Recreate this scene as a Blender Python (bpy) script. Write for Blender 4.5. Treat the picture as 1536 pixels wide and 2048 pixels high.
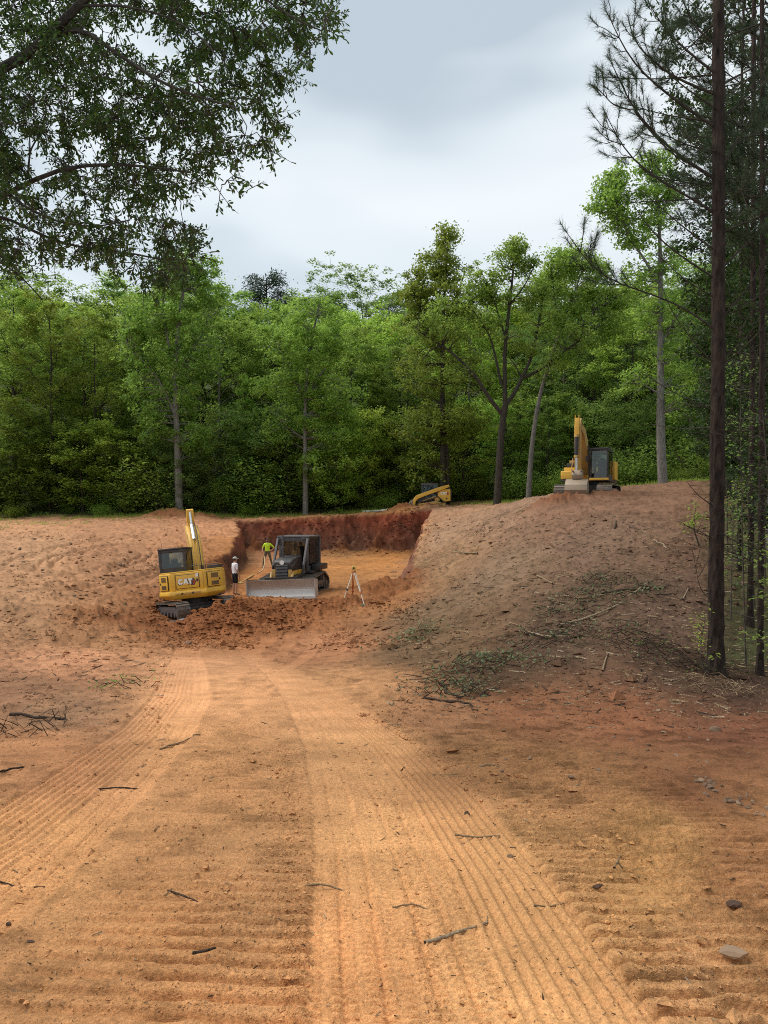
import bpy, bmesh, math, random
import numpy as np
from mathutils import Matrix, Vector

for o in list(bpy.data.objects):
    bpy.data.objects.remove(o)
SC = bpy.context.scene
COL = SC.collection
R = math.radians

# ------------------------------------------------------------------ camera, sky, sun, exposure
EYE = 1.6
F = 1538.0                      # focal length in photograph pixels (1536 x 2048)
cam_d = bpy.data.cameras.new('camera')
cam = bpy.data.objects.new('camera', cam_d)
COL.objects.link(cam)
cam.location = (0, 0, EYE)
cam.rotation_euler = (R(90), 0, 0)
cam_d.sensor_fit = 'VERTICAL'
cam_d.sensor_height = 36.0
cam_d.lens = F / 2048 * 36.0
cam_d.clip_start = 0.05
cam_d.clip_end = 3000
SC.camera = cam

SUN_EL, SUN_AZ = R(54), R(-74)          # azimuth measured from +Y towards +X
world = bpy.data.worlds.new('World')
SC.world = world
world.use_nodes = True
wn, wl = world.node_tree.nodes, world.node_tree.links
wn.clear()
w_out = wn.new('ShaderNodeOutputWorld')
w_bg = wn.new('ShaderNodeBackground')
w_bg.inputs['Strength'].default_value = 0.093
sky = wn.new('ShaderNodeTexSky')
sky.sky_type = 'NISHITA'
sky.sun_disc = False
sky.sun_elevation = SUN_EL
sky.sun_rotation = SUN_AZ
tc = wn.new('ShaderNodeTexCoord')
# overcast deck: layered noise on the view direction, flattened towards the horizon
mp = wn.new('ShaderNodeMapping'); mp.inputs['Scale'].default_value = (1.0, 1.0, 3.2)
mp.inputs['Location'].default_value = (4.36, 6.24, 2.45)
n1 = wn.new('ShaderNodeTexNoise'); n1.inputs['Scale'].default_value = 1.55; n1.inputs['Detail'].default_value = 3.2; n1.inputs['Roughness'].default_value = 0.48
n1.inputs['Distortion'].default_value = 0.35
cr = wn.new('ShaderNodeValToRGB')
e = cr.color_ramp.elements
e[0].position = 0.37; e[0].color = (2.75, 3.22, 3.56, 1)
e[1].position = 0.64; e[1].color = (4.85, 5.08, 5.18, 1)
m1 = cr.color_ramp.elements.new(0.50); m1.color = (4.05, 4.42, 4.64, 1)
mx = wn.new('ShaderNodeMix'); mx.data_type = 'RGBA'; mx.inputs['Factor'].default_value = 0.93
wl.new(tc.outputs['Generated'], mp.inputs['Vector'])
wl.new(mp.outputs['Vector'], n1.inputs['Vector'])
wl.new(n1.outputs['Fac'], cr.inputs['Fac'])
wl.new(sky.outputs['Color'], mx.inputs['A'])
wl.new(cr.outputs['Color'], mx.inputs['B'])
wl.new(mx.outputs['Result'], w_bg.inputs['Color'])
wl.new(w_bg.outputs['Background'], w_out.inputs['Surface'])

sun_d = bpy.data.lights.new('sun', 'SUN')
sun_d.energy = 1.5
sun_d.angle = R(36)
sun_d.color = (1.0, 0.965, 0.91)
sun = bpy.data.objects.new('sun', sun_d)
COL.objects.link(sun)
sun.location = (-10, 20, 60)
_dir = Vector((math.sin(SUN_AZ) * math.cos(SUN_EL), math.cos(SUN_AZ) * math.cos(SUN_EL), math.sin(SUN_EL)))
sun.rotation_euler = _dir.to_track_quat('Z', 'Y').to_euler()

SC.view_settings.view_transform = 'Standard'
SC.view_settings.look = 'None'
SC.view_settings.gamma = 1.0
SC.view_settings.exposure = 1.10
SC.view_settings.use_curve_mapping = False
SC.render.engine = 'CYCLES'
SC.cycles.max_bounces = 8
SC.cycles.diffuse_bounces = 5
SC.cycles.transparent_max_bounces = 8
SC.cycles.use_denoising = False
SC.cycles.filter_width = 1.0

# ------------------------------------------------------------------ helpers
def P(px, py, d):
    """the place in the world at distance d that lies behind photograph pixel (px, py)"""
    return Vector(((px - 768) / F * d, d, EYE - (py - 1024) / F * d))

def tag(o, label=None, cat=None, group=None, kind=None):
    if label: o['label'] = label
    if cat: o['category'] = cat
    if group: o['group'] = group
    if kind: o['kind'] = kind
    return o

def empty(name, loc=(0, 0, 0), rot=(0, 0, 0)):
    o = bpy.data.objects.new(name, None)
    o.empty_display_size = 0.2
    COL.objects.link(o)
    o.location = loc
    o.rotation_euler = rot
    return o

def link_mesh(name, me, parent=None):
    o = bpy.data.objects.new(name, me)
    COL.objects.link(o)
    if parent is not None: o.parent = parent
    return o

def np_mesh(name, v, faces, mats, midx=None, smooth=True, cols=None):
    """v (N,3), faces (M,k) int array -> mesh"""
    v = np.asarray(v, np.float32); faces = np.asarray(faces, np.int32)
    me = bpy.data.meshes.new(name)
    me.vertices.add(len(v)); me.vertices.foreach_set('co', v.ravel())
    k = faces.shape[1]; m = len(faces)
    me.loops.add(m * k); me.loops.foreach_set('vertex_index', faces.ravel())
    me.polygons.add(m)
    me.polygons.foreach_set('loop_start', np.arange(0, m * k, k, dtype=np.int32))
    if midx is not None: me.polygons.foreach_set('material_index', np.asarray(midx, np.int32))
    me.polygons.foreach_set('use_smooth', np.full(m, smooth))
    for mt in (mats if isinstance(mats, (list, tuple)) else [mats]): me.materials.append(mt)
    if cols is not None:
        a = me.color_attributes.new('soil', 'FLOAT_COLOR', 'POINT')
        c4 = np.ones((len(v), 4), np.float32); c4[:, :cols.shape[1]] = cols
        a.data.foreach_set('color', c4.ravel())
    me.update(calc_edges=True)
    me.validate()
    return me

def copy_tree(o, parent=None):
    c = o.copy()
    COL.objects.link(c)
    c.parent = parent
    for ch in list(o.children):
        copy_tree(ch, c)
    return c

_ONES = 'first second third fourth fifth sixth seventh eighth ninth tenth eleventh twelfth thirteenth fourteenth fifteenth sixteenth seventeenth eighteenth nineteenth'.split()
_TENS = {2: ('twenty', 'twentieth'), 3: ('thirty', 'thirtieth'), 4: ('forty', 'fortieth'), 5: ('fifty', 'fiftieth'), 6: ('sixty', 'sixtieth')}
def nth(i):
    if i < 20: return _ONES[i - 1]
    a, b = divmod(i, 10)
    return _TENS[a][1] if b == 0 else _TENS[a][0] + '-' + _ONES[b - 1]

# value noise ----------------------------------------------------------------
_rs = np.random.RandomState(7)
_T = _rs.rand(512, 512).astype(np.float32)
def vnoise(x, y):
    xi = np.floor(x).astype(np.int64); yi = np.floor(y).astype(np.int64)
    fx = (x - xi).astype(np.float32); fy = (y - yi).astype(np.float32)
    fx = fx * fx * fx * (fx * (fx * 6 - 15) + 10); fy = fy * fy * fy * (fy * (fy * 6 - 15) + 10)
    x0 = xi & 511; x1 = (xi + 1) & 511; y0 = yi & 511; y1 = (yi + 1) & 511
    a = _T[y0, x0] * (1 - fx) + _T[y0, x1] * fx
    b = _T[y1, x0] * (1 - fx) + _T[y1, x1] * fx
    return (a * (1 - fy) + b * fy) * 2 - 1
def fbm(x, y, f=1.0, octv=4, gain=0.5, off=0.0):
    s = 0; a = 1.0; t = 0
    c, sn = math.cos(0.6), math.sin(0.6)
    x = x * f + off; y = y * f - off * 1.7
    for i in range(octv):
        s = s + a * vnoise(x, y); t += a
        x, y = (c * x - sn * y) * 2.03 + 17.3, (sn * x + c * y) * 2.03 + 5.1
        a *= gain
    return s / t
def sstep(a, b, x):
    t = np.clip((x - a) / (b - a), 0, 1)
    return t * t * (3 - 2 * t)

# materials ------------------------------------------------------------------
MATS = {}
def new_mat(name):
    m = bpy.data.materials.new(name); m.use_nodes = True
    n = m.node_tree.nodes; l = m.node_tree.links
    b = n['Principled BSDF']
    MATS[name] = m
    return m, n, l, b

def paint(name, col, rough=0.5, metal=0.0, dust=0.35, dustcol=(0.30, 0.19, 0.11), scale=4.0, bump=0.0, spec=0.5):
    """painted or bare metal with patches of dried mud on it"""
    m, n, l, b = new_mat(name)
    tcn = n.new('ShaderNodeTexCoord')
    nz = n.new('ShaderNodeTexNoise'); nz.inputs['Scale'].default_value = scale; nz.inputs['Detail'].default_value = 6; nz.inputs['Roughness'].default_value = 0.65
    rp = n.new('ShaderNodeValToRGB'); rp.color_ramp.elements[0].position = 0.42; rp.color_ramp.elements[1].position = 0.75
    rp.color_ramp.elements[0].color = (0.12 * dust,) * 3 + (1,); rp.color_ramp.elements[1].color = (dust,) * 3 + (1,)
    mix = n.new('ShaderNodeMix'); mix.data_type = 'RGBA'
    mix.inputs['A'].default_value = (*col, 1); mix.inputs['B'].default_value = (*dustcol, 1)
    l.new(tcn.outputs['Object'], nz.inputs['Vector']); l.new(nz.outputs['Fac'], rp.inputs['Fac'])
    l.new(rp.outputs['Color'], mix.inputs['Factor']); l.new(mix.outputs['Result'], b.inputs['Base Color'])
    b.inputs['Roughness'].default_value = rough; b.inputs['Metallic'].default_value = metal
    b.inputs['Specular IOR Level'].default_value = spec
    if bump:
        bp = n.new('ShaderNodeBump'); bp.inputs['Strength'].default_value = bump; bp.inputs['Distance'].default_value = 0.02
        l.new(nz.outputs['Fac'], bp.inputs['Height']); l.new(bp.outputs['Normal'], b.inputs['Normal'])
    return m

def bark(name, c0, c1, scale=6.0, stretch=0.18):
    m, n, l, b = new_mat(name)
    tcn = n.new('ShaderNodeTexCoord'); mpn = n.new('ShaderNodeMapping'); mpn.inputs['Scale'].default_value = (1, 1, stretch)
    nz = n.new('ShaderNodeTexNoise'); nz.inputs['Scale'].default_value = scale * 3; nz.inputs['Detail'].default_value = 7; nz.inputs['Roughness'].default_value = 0.7
    vo = n.new('ShaderNodeTexVoronoi'); vo.inputs['Scale'].default_value = scale * 4
    rp = n.new('ShaderNodeValToRGB'); rp.color_ramp.elements[0].position = 0.32; rp.color_ramp.elements[1].position = 0.7
    rp.color_ramp.elements[0].color = (*c0, 1); rp.color_ramp.elements[1].color = (*c1, 1)
    ad = n.new('ShaderNodeMath'); ad.operation = 'ADD'
    bp = n.new('ShaderNodeBump'); bp.inputs['Strength'].default_value = 0.9; bp.inputs['Distance'].default_value = 0.03
    l.new(tcn.outputs['Object'], mpn.inputs['Vector']); l.new(mpn.outputs['Vector'], nz.inputs['Vector']); l.new(mpn.outputs['Vector'], vo.inputs['Vector'])
    l.new(nz.outputs['Fac'], rp.inputs['Fac']); l.new(rp.outputs['Color'], b.inputs['Base Color'])
    l.new(nz.outputs['Fac'], ad.inputs[0]); l.new(vo.outputs['Distance'], ad.inputs[1])
    l.new(ad.outputs[0], bp.inputs['Height']); l.new(bp.outputs['Normal'], b.inputs['Normal'])
    b.inputs['Roughness'].default_value = 0.95; b.inputs['Specular IOR Level'].default_value = 0.15
    return m

def leafmat(name, cols, trans=0.35, obj_var=0.34, rough=0.55):
    """leaves: colour varies leaf by leaf and tree by tree; thin enough to let light through"""
    m, n, l, b = new_mat(name)
    ge = n.new('ShaderNodeNewGeometry')
    rp = n.new('ShaderNodeValToRGB')
    el = rp.color_ramp.elements
    el[0].position = 0.0; el[0].color = (*cols[0], 1); el[1].position = 1.0; el[1].color = (*cols[-1], 1)
    for i, c in enumerate(cols[1:-1]):
        k = el.new((i + 1) / (len(cols) - 1)); k.color = (*c, 1)
    oi = n.new('ShaderNodeObjectInfo')
    hs = n.new('ShaderNodeHueSaturation')
    mr = n.new('ShaderNodeMapRange'); mr.inputs['To Min'].default_value = 1 - obj_var; mr.inputs['To Max'].default_value = 1 + obj_var
    mh = n.new('ShaderNodeMapRange'); mh.inputs['To Min'].default_value = 0.5 - 0.045 * obj_var; mh.inputs['To Max'].default_value = 0.5 + 0.035 * obj_var
    ml = n.new('ShaderNodeMath'); ml.operation = 'FRACT'
    mm = n.new('ShaderNodeMath'); mm.operation = 'MULTIPLY'; mm.inputs[1].default_value = 7.31
    l.new(ge.outputs['Random Per Island'], rp.inputs['Fac'])
    l.new(oi.outputs['Random'], mr.inputs['Value']); l.new(oi.outputs['Random'], mm.inputs[0]); l.new(mm.outputs[0], ml.inputs[0]); l.new(ml.outputs[0], mh.inputs['Value'])
    l.new(rp.outputs['Color'], hs.inputs['Color']); l.new(mr.outputs['Result'], hs.inputs['Value']); l.new(mh.outputs['Result'], hs.inputs['Hue'])
    tr = n.new('ShaderNodeBsdfTranslucent')
    mixs = n.new('ShaderNodeMixShader'); mixs.inputs['Fac'].default_value = trans
    br = n.new('ShaderNodeHueSaturation'); br.inputs['Value'].default_value = 1.35; br.inputs['Hue'].default_value = 0.49
    l.new(hs.outputs['Color'], b.inputs['Base Color']); l.new(hs.outputs['Color'], br.inputs['Color']); l.new(br.outputs['Color'], tr.inputs['Color'])
    b.inputs['Roughness'].default_value = rough; b.inputs['Specular IOR Level'].default_value = 0.3
    out = n['Material Output']
    l.new(b.outputs['BSDF'], mixs.inputs[1]); l.new(tr.outputs['BSDF'], mixs.inputs[2]); l.new(mixs.outputs['Shader'], out.inputs['Surface'])
    return m

# soil: the colour comes from the 'soil' attribute (what kind of earth lies there), grain and crumbs from noise
def soil_mat():
    m, n, l, b = new_mat('red clay soil')
    at = n.new('ShaderNodeAttribute'); at.attribute_name = 'soil'
    tcn = n.new('ShaderNodeTexCoord')
    def noise(s, d, r):
        z = n.new('ShaderNodeTexNoise'); z.inputs['Scale'].default_value = s; z.inputs['Detail'].default_value = d; z.inputs['Roughness'].default_value = r
        l.new(tcn.outputs['Object'], z.inputs['Vector']); return z
    a = noise(2.2, 8, 0.7); c = noise(52, 6, 0.72); g = noise(150, 3, 0.7)
    def rng(src, lo, hi, a0=0.3, a1=0.7):
        r = n.new('ShaderNodeMapRange'); r.inputs['From Min'].default_value = a0; r.inputs['From Max'].default_value = a1
        r.inputs['To Min'].default_value = lo; r.inputs['To Max'].default_value = hi; l.new(src, r.inputs['Value']); return r.outputs['Result']
    def mul(x, y):
        k = n.new('ShaderNodeMath'); k.operation = 'MULTIPLY'; l.new(x, k.inputs[0]); l.new(y, k.inputs[1]); return k.outputs[0]
    v = mul(mul(rng(a.outputs['Fac'], 0.80, 1.16, 0.34, 0.66), rng(c.outputs['Fac'], 0.75, 1.27, 0.36, 0.64)), rng(g.outputs['Fac'], 0.85, 1.16, 0.38, 0.62))
    vm = n.new('ShaderNodeVectorMath'); vm.operation = 'SCALE'
    l.new(at.outputs['Color'], vm.inputs[0]); l.new(v, vm.inputs['Scale'])
    # scattered pale flakes of stone and straw
    vo = n.new('ShaderNodeTexVoronoi'); vo.inputs['Scale'].default_value = 17; l.new(tcn.outputs['Object'], vo.inputs['Vector'])
    fl = rng(vo.outputs['Distance'], 1.0, 0.0, 0.06, 0.13)
    fl2 = mul(fl, rng(a.outputs['Fac'], 0.0, 0.75, 0.45, 0.62))
    mix = n.new('ShaderNodeMix'); mix.data_type = 'RGBA'
    l.new(fl2, mix.inputs['Factor']); l.new(vm.outputs['Vector'], mix.inputs['A']); mix.inputs['B'].default_value = (0.42, 0.31, 0.20, 1)
    l.new(mix.outputs['Result'], b.inputs['Base Color'])
    b.inputs['Roughness'].default_value = 0.97; b.inputs['Specular IOR Level'].default_value = 0.08
    ad = n.new('ShaderNodeMath'); ad.operation = 'MULTIPLY_ADD'; ad.inputs[1].default_value = 0.35
    l.new(g.outputs['Fac'], ad.inputs[0]); l.new(c.outputs['Fac'], ad.inputs[2])
    bp = n.new('ShaderNodeBump'); bp.inputs['Strength'].default_value = 0.9; bp.inputs['Distance'].default_value = 0.019
    l.new(ad.outputs[0], bp.inputs['Height']); l.new(bp.outputs['Normal'], b.inputs['Normal'])
    return m
SOIL = soil_mat()

def lin(r, g, b):
    f = lambda c: (c / 255 / 12.92) if c / 255 <= 0.04045 else ((c / 255 + 0.055) / 1.055) ** 2.4
    return np.array([f(r), f(g), f(b)], np.float32)
# ------------------------------------------------------------------ terrain
# survey points: (pixel x, pixel y, distance) on the undug surface of the site
SURV = []
def road_d(py): return 1.331 / ((py - 1024) / F - 0.112)
for px in (-500, 0, 400, 768, 1150, 1536, 2040):
    for py in (2048, 1800, 1620, 1500):
        SURV.append((px, py + (0 if px < 1400 else -8), road_d(py)))
SURV += [(300, 1400, 10.0), (600, 1400, 10.0), (768, 1400, 10.0), (300, 1330, 14.6), (600, 1330, 15.2),
         (450, 1290, 21.5), (620, 1290, 21), (200, 1290, 21.0), (0, 1400, 10.6), (0, 1300, 17), (0, 1200, 25), (0, 1120, 37), (0, 1047, 60),
         (-400, 1390, 11), (-400, 1250, 20), (-400, 1110, 38), (-400, 1050, 60),
         (200, 1110, 38), (200, 1200, 27.5), (200, 1042, 60), (330, 1215, 29), (330, 1160, 34), (330, 1110, 41),
         (400, 1041, 60), (470, 1048, 60), (472, 1066, 50), (430, 1120, 40), (420, 1170, 34.5),
         (480, 1195, 33), (600, 1190, 35), (720, 1195, 34), (600, 1235, 28), (450, 1240, 27.5), (330, 1245, 27),
         (750, 1150, 40), (750, 1100, 50), (600, 1150, 42), (600, 1080, 52), (600, 1036, 61), (750, 1030, 61),
         (870, 1021, 58), (905, 1023, 55), (960, 1020, 51), (1050, 999, 44), (1000, 1014, 57), (1080, 1000, 55), (836, 1095, 45), (824, 1175, 34.5), (800, 1205, 31),
         (720, 1245, 25), (800, 1290, 18.5), (830, 1380, 10.8), (1000, 1440, 8.6), (1000, 1380, 10.8), (1000, 1300, 15), (1000, 1200, 20.5),
         (1000, 1100, 32), (1000, 1012, 47), (900, 1200, 25), (900, 1100, 39),
         (1200, 1400, 10), (1200, 1300, 13.2), (1200, 1200, 17.5), (1200, 1100, 25), (1200, 1010, 36), (1180, 997, 42), (1240, 992, 42), (1120, 989, 38),
         (1435, 1350, 12.5), (1435, 1450, 8.8), (1435, 1250, 15.5), (1435, 1100, 23.5), (1435, 978, 38), (1330, 966, 46), (1435, 962, 46),
         (1536, 1350, 12.8), (1536, 1260, 16.5), (1536, 1100, 24), (1536, 970, 38), (2000, 1330, 13), (2000, 1220, 18), (2000, 950, 38), (2000, 1420, 9)]
_s = np.array(SURV, float)
_sx = (_s[:, 0] - 768) / F; _sv = np.log(_s[:, 2]); _sh = (_s[:, 1] - 1024) / F * _s[:, 2]
VS = 0.9
def _k(r2): return 0.5 * r2 * np.log(r2 + 1e-9)
_n = len(_s)
_A = np.zeros((_n + 3, _n + 3))
_A[:_n, :_n] = _k((_sx[:, None] - _sx[None]) ** 2 + ((_sv[:, None] - _sv[None]) * VS) ** 2) + np.eye(_n) * 0.004
_A[:_n, _n] = 1; _A[:_n, _n + 1] = _sx; _A[:_n, _n + 2] = _sv * VS; _A[_n:, :_n] = _A[:_n, _n:].T
_W = np.linalg.solve(_A, np.concatenate([_sh, np.zeros(3)]))

PIT_YB = 61.6
def pit_left(y): return np.interp(y, [30, 38, 40, 50, 62], [-8.0, -8.2, -8.75, -9.6, -12.1])
def pit_right(y): return np.interp(y, [28, 33, 45, 56, 62], [0.9, 1.25, 1.85, 3.5, 4.0])

# heaps of loose spoil: pixel, pixel, distance, height, radius across, radius along, turn
HEAPS = []
def heap(px, py, d, h, rx, ry, a=0): 
    q = P(px, py, d); HEAPS.append((q.x, q.y, h, rx, ry, a))
heap(432, 1250, 26.0, 0.62, 0.95, 0.65); heap(472, 1250, 26.9, 0.62, 0.8, 0.7)
heap(240, 1270, 24.6, 0.28, 1.5, 1.2); heap(330, 1290, 23.2, 0.22, 1.5, 1.3); heap(430, 1285, 24.2, 0.55, 1.2, 1.1); heap(455, 1240, 26.8, 0.45, 0.9, 0.9)
heap(540, 1240, 28.5, 0.40, 1.6, 1.2); heap(620, 1235, 29.2, 0.36, 1.4, 1.1); heap(520, 1210, 31.2, 0.25, 1.5, 0.8); heap(680, 1225, 30.2, 0.52, 1.0, 0.9); heap(500, 1265, 25.5, 0.35, 1.4, 1.2)
heap(780, 1175, 36.0, 0.62, 1.2, 1.5); heap(800, 1190, 34.0, 0.45, 0.9, 1.2); heap(740, 1215, 31.0, 0.25, 1.2, 1.0)
heap(1110, 990, 38.0, 0.30, 1.2, 0.8); heap(1210, 1000, 39.0, 0.15, 1.2, 0.6)
heap(806, 1030, 63.0, 0.55, 1.0, 0.7); heap(850, 1026, 62.9, 0.25, 1.6, 0.5)
heap(345, 1032, 64.5, 0.75, 1.4, 0.9); heap(400, 1036, 64.5, 0.4, 1.2, 0.9); heap(318, 1035, 64.5, 0.4, 1.2, 0.8)
for _i in range(16): heap(478 + _i * 23, 1100, 59.7 + 0.5 * math.sin(_i * 2.3), 0.22 + 0.14 * math.sin(_i * 1.7), 0.7, 0.5)
heap(450, 1125, 40, 0.35, 0.7, 0.9); heap(425, 1135, 38, 0.4, 0.8, 0.8)

def macro(x, y):
    """height of the ground without its fine relief; also masks of pit wall, pit floor and loose heaps"""
    x = np.asarray(x, np.float64); y = np.asarray(y, np.float64)
    yc = np.clip(y, 1.8, 61.5)
    u = np.clip(x / np.maximum(yc, 1.8), -0.85, 0.85); v = np.log(yc) * VS
    h = _W[_n] + _W[_n + 1] * u + _W[_n + 2] * v
    for i in range(_n):
        h = h + _W[i] * _k((u - _sx[i]) ** 2 + (v - _sv[i] * VS) ** 2)
    h = np.clip(h, -3.2, 4.4)
    far = sstep(60, 74, y)
    h = h * (1 - far) + (np.clip(h, -1.9, 0.7) - 0.25) * far
    h = h - 0.085 * np.clip(y - 68, 0, 30) - 0.42 * np.clip(y - 98, 0, 130) - 0.5 * sstep(64, 70, y)
    z = EYE - h
    hp = np.zeros_like(z)
    for (hx, hy, hh, rx, ry, a) in HEAPS:
        q = ((x - hx) / rx) ** 2 + ((y - hy) / ry) ** 2
        hp = np.maximum(hp, hh * np.exp(-q * 0.8)) + 0.22 * np.minimum(hp, hh * np.exp(-q * 0.8))
    hp = hp * (1 - np.exp(-(((x + 7.6) / 1.25) ** 2 + ((y - 27.2) / 1.3) ** 2)))
    z = z - 0.22 * np.exp(-(((x + 7.6) / 1.2) ** 2 + ((y - 27.3) / 1.3) ** 2))
    z = z + (0.16 * fbm(x, y, 0.9, 3, 0.6, 44.) + 0.10) * np.exp(-((y - 62.4) / 0.9) ** 2) * ((x > -12.5) & (x < 6))
    fl = EYE - (3.8 - (y - 34) * 0.6 / 28)
    jag = 0.45 * fbm(x, y, 0.9, 3, 0.5, 3.0)
    rid = 0.55 * fbm(x * 0.9, y * 2.6, 1.0, 3, 0.5, 61.)
    wl_ = sstep(0.0, 0.7, x - pit_left(y) + jag)
    wr_ = sstep(0.0, 0.8, pit_right(y) - x + 1.1 * jag)
    wb_ = sstep(0.0, 1.5, PIT_YB - y + jag + rid + 0.1)
    m = wl_ * wr_ * wb_
    m = m * sstep(30.0, 33.5, y)
    zc = z * (1 - m) + np.minimum(z, fl) * m
    wallm = np.clip(14 * m * (1 - m), 0, 1) * sstep(33, 38, y) * np.clip((z - fl) / 0.8, 0, 1)
    return zc + hp, m, wallm, np.clip(hp / 0.25, 0, 1)

def gz(x, y):
    return float(macro(np.array([x]), np.array([y]))[0][0])

# wheel and crawler marks: centre line in pixels on the haul road -> ground
def trackline(pts):
    a = np.array([(( px - 768) / F * road_d(py), road_d(py)) for px, py in pts])
    a = a[np.argsort(a[:, 1])]
    return a
TYRES = [  # line, half width, kind
    (trackline([(735, 2300), (735, 2048), (700, 1700), (655, 1500), (600, 1400), (520, 1320), (485, 1290)]), 0.19, 'lug'),
    (trackline([(1270, 2300), (1150, 2048), (985, 1750), (880, 1600), (780, 1490), (690, 1425), (590, 1360), (500, 1300)]), 0.26, 'rib'),
    (trackline([(960, 2300), (930, 2048), (830, 1750), (770, 1600), (700, 1490), (640, 1430), (550, 1350)]), 0.17, 'lug'),
    (trackline([(-520, 2048), (-220, 1800), (0, 1680), (190, 1545), (300, 1455), (350, 1395), (368, 1330), (370, 1295)]), 0.30, 'rib'),
    (trackline([(-300, 2048), (60, 1760), (270, 1560), (350, 1470), (395, 1400), (392, 1330), (385, 1295)]), 0.16, 'lug'),
]
CRAWL = [  # grouser prints: line, half width, pitch, depth
    (trackline([(480, 2300), (480, 2048), (500, 1800), (525, 1640), (520, 1560), (470, 1480), (440, 1420)]), 0.32, 0.120, 0.025),
    (trackline([(1560, 2300), (1420, 2048), (1330, 1850), (1230, 1700), (1120, 1590), (1000, 1510), (880, 1450), (780, 1400)]), 0.44, 0.116, 0.036),
    (trackline([(1900, 2300), (1720, 2048), (1560, 1850), (1400, 1700), (1250, 1590), (1120, 1520)]), 0.42, 0.118, 0.034),
    (trackline([(60, 2300), (150, 2048), (330, 1790), (400, 1660), (420, 1560)]), 0.30, 0.115, 0.016),
]
def detail(x, y, m, wallm, hp):
    """fine relief and earth colour"""
    n = len(x)
    near = 1 - sstep(16, 24, y)
    # how broken the ground is
    roadl = np.interp(y, [1.5, 2.45, 4, 6, 8, 11, 15, 22], [-1.2, -1.2, -1.6, -2.6, -3.3, -3.5, -4.4, -6.0])
    roadr = np.interp(y, [1.5, 2.45, 3.2, 4.2, 6.0, 8.4, 11, 15, 22], [0.75, 0.92, 0.9, 0.78, 0.60, 0.10, -0.6, -1.9, -4])
    wob = 0.12 * fbm(x, y, 0.9, 3)
    onroad = sstep(-0.5, 0.5, x - roadl + 3 * wob) * (1 - sstep(-0.10, 0.16, x - roadr + wob)) * (1 - sstep(17, 23, y))
    big = fbm(x, y, 0.45, 4, 0.55, 11.0)
    mid = fbm(x, y, 2.6, 4, 0.6, 4.0)
    fine = fbm(x, y, 11.0, 3, 0.6, 9.0)
    clod = np.maximum(fbm(x, y, 5.5, 3, 0.55, 31.0) - 0.12, 0)
    rough = 0.25 + 0.75 * (1 - onroad)
    dist = np.clip(y / 20, 0.25, 1.5)
    dz = big * 0.05 * rough * np.clip(y / 10, 0.2, 1.6) + mid * 0.030 * rough * dist + fine * (0.006 + 0.010 * (1 - onroad)) + clod * 0.10 * (1 - onroad) * dist
    dz = dz + hp * (mid * 0.12 + clod * 0.16 + fine * 0.03)
    floor = m * (1 - wallm)
    dz = dz * (1 - 0.75 * floor * (1 - hp) * sstep(36, 40, y))
    dz = dz * (1 - 0.6 * wallm) + wallm * (fbm(x, y * 2.0, 1.6, 3, 0.55, 55.) * 0.22)
    # left bank and hill: broken by blades and crawlers, long scrapes
    bank = (1 - onroad) * sstep(14, 20, y) * (1 - m)
    scr = fbm(x * 0.5 + y * 0.15, y * 2.2 - x * 0.5, 1.0, 3, 0.6, 70.)
    dz = dz + bank * (0.07 * np.where(x > 2.5, fbm(x * 2.4 + 0.5 * y, y * 0.30 - 0.2 * x, 1.0, 3, 0.55, 66.), 0) + scr * 0.13 + 0.09 * np.where(x < -6, fbm(x * 0.45 - y * 0.35, y * 1.4 + x * 1.1, 1.0, 3, 0.6, 33.), 0))
    xl = x + 14.0; yl = y - 38.0
    rr = np.sqrt((xl / 1.0) ** 2 + (yl / 2.6) ** 2)
    arc = np.zeros(n)
    for r0 in (1.6, 2.1, 3.4, 3.9): arc += np.exp(-((rr - r0 + 0.1 * mid) / 0.12) ** 2)
    dz = dz - 0.20 * arc * bank * (x < -7)
    smoothed = np.zeros(n); press = np.zeros(n)
    idx = np.where(y < 23)[0]
    xs, ys = x[idx], y[idx]
    wv = 0.015 * fbm(xs, ys, 1.3, 2)
    dd = np.zeros(len(idx)); ss = np.zeros(len(idx)); pp = np.zeros(len(idx)); ci = np.zeros(len(idx))
    for (ln, hw, pit, dep) in CRAWL:
        xc = np.interp(ys, ln[:, 1], ln[:, 0]); g = np.gradient(ln[:, 0], ln[:, 1]); sl = np.interp(ys, ln[:, 1], g)
        lat = (xs - xc) / np.sqrt(1 + sl ** 2)
        ins = 1 - sstep(hw - 0.05, hw + 0.06, np.abs(lat) + 3 * wv)
        ph = (ys + 0.10 * xs + 0.014 * fbm(xs, ys, 1.0, 2, 0.5, 3.) + 0.007 * fbm(xs, ys, 5.0, 2)) / pit * 2 * np.pi
        t = np.tanh(3.2 * (np.sin(ph) + 0.25))
        keep = sstep(-0.75, -0.1, fbm(xs, ys, 1.5, 3, 0.55, 40. + hw))
        dd += ins * keep * dep * (t * 0.62 + 0.3 * np.abs(fbm(xs, ys, 14., 2)) * (t > 0))
        dd -= ins * 0.008
        ci = np.maximum(ci, ins)
        pp = np.maximum(pp, ins * keep * np.clip(-t, 0, 1) * 0.35)
        e_ = np.exp(-((np.abs(lat) - hw - 0.06) / 0.05) ** 2)
        dd += e_ * 0.010 * (0.5 + fbm(xs, ys, 6., 3)) * keep
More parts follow.
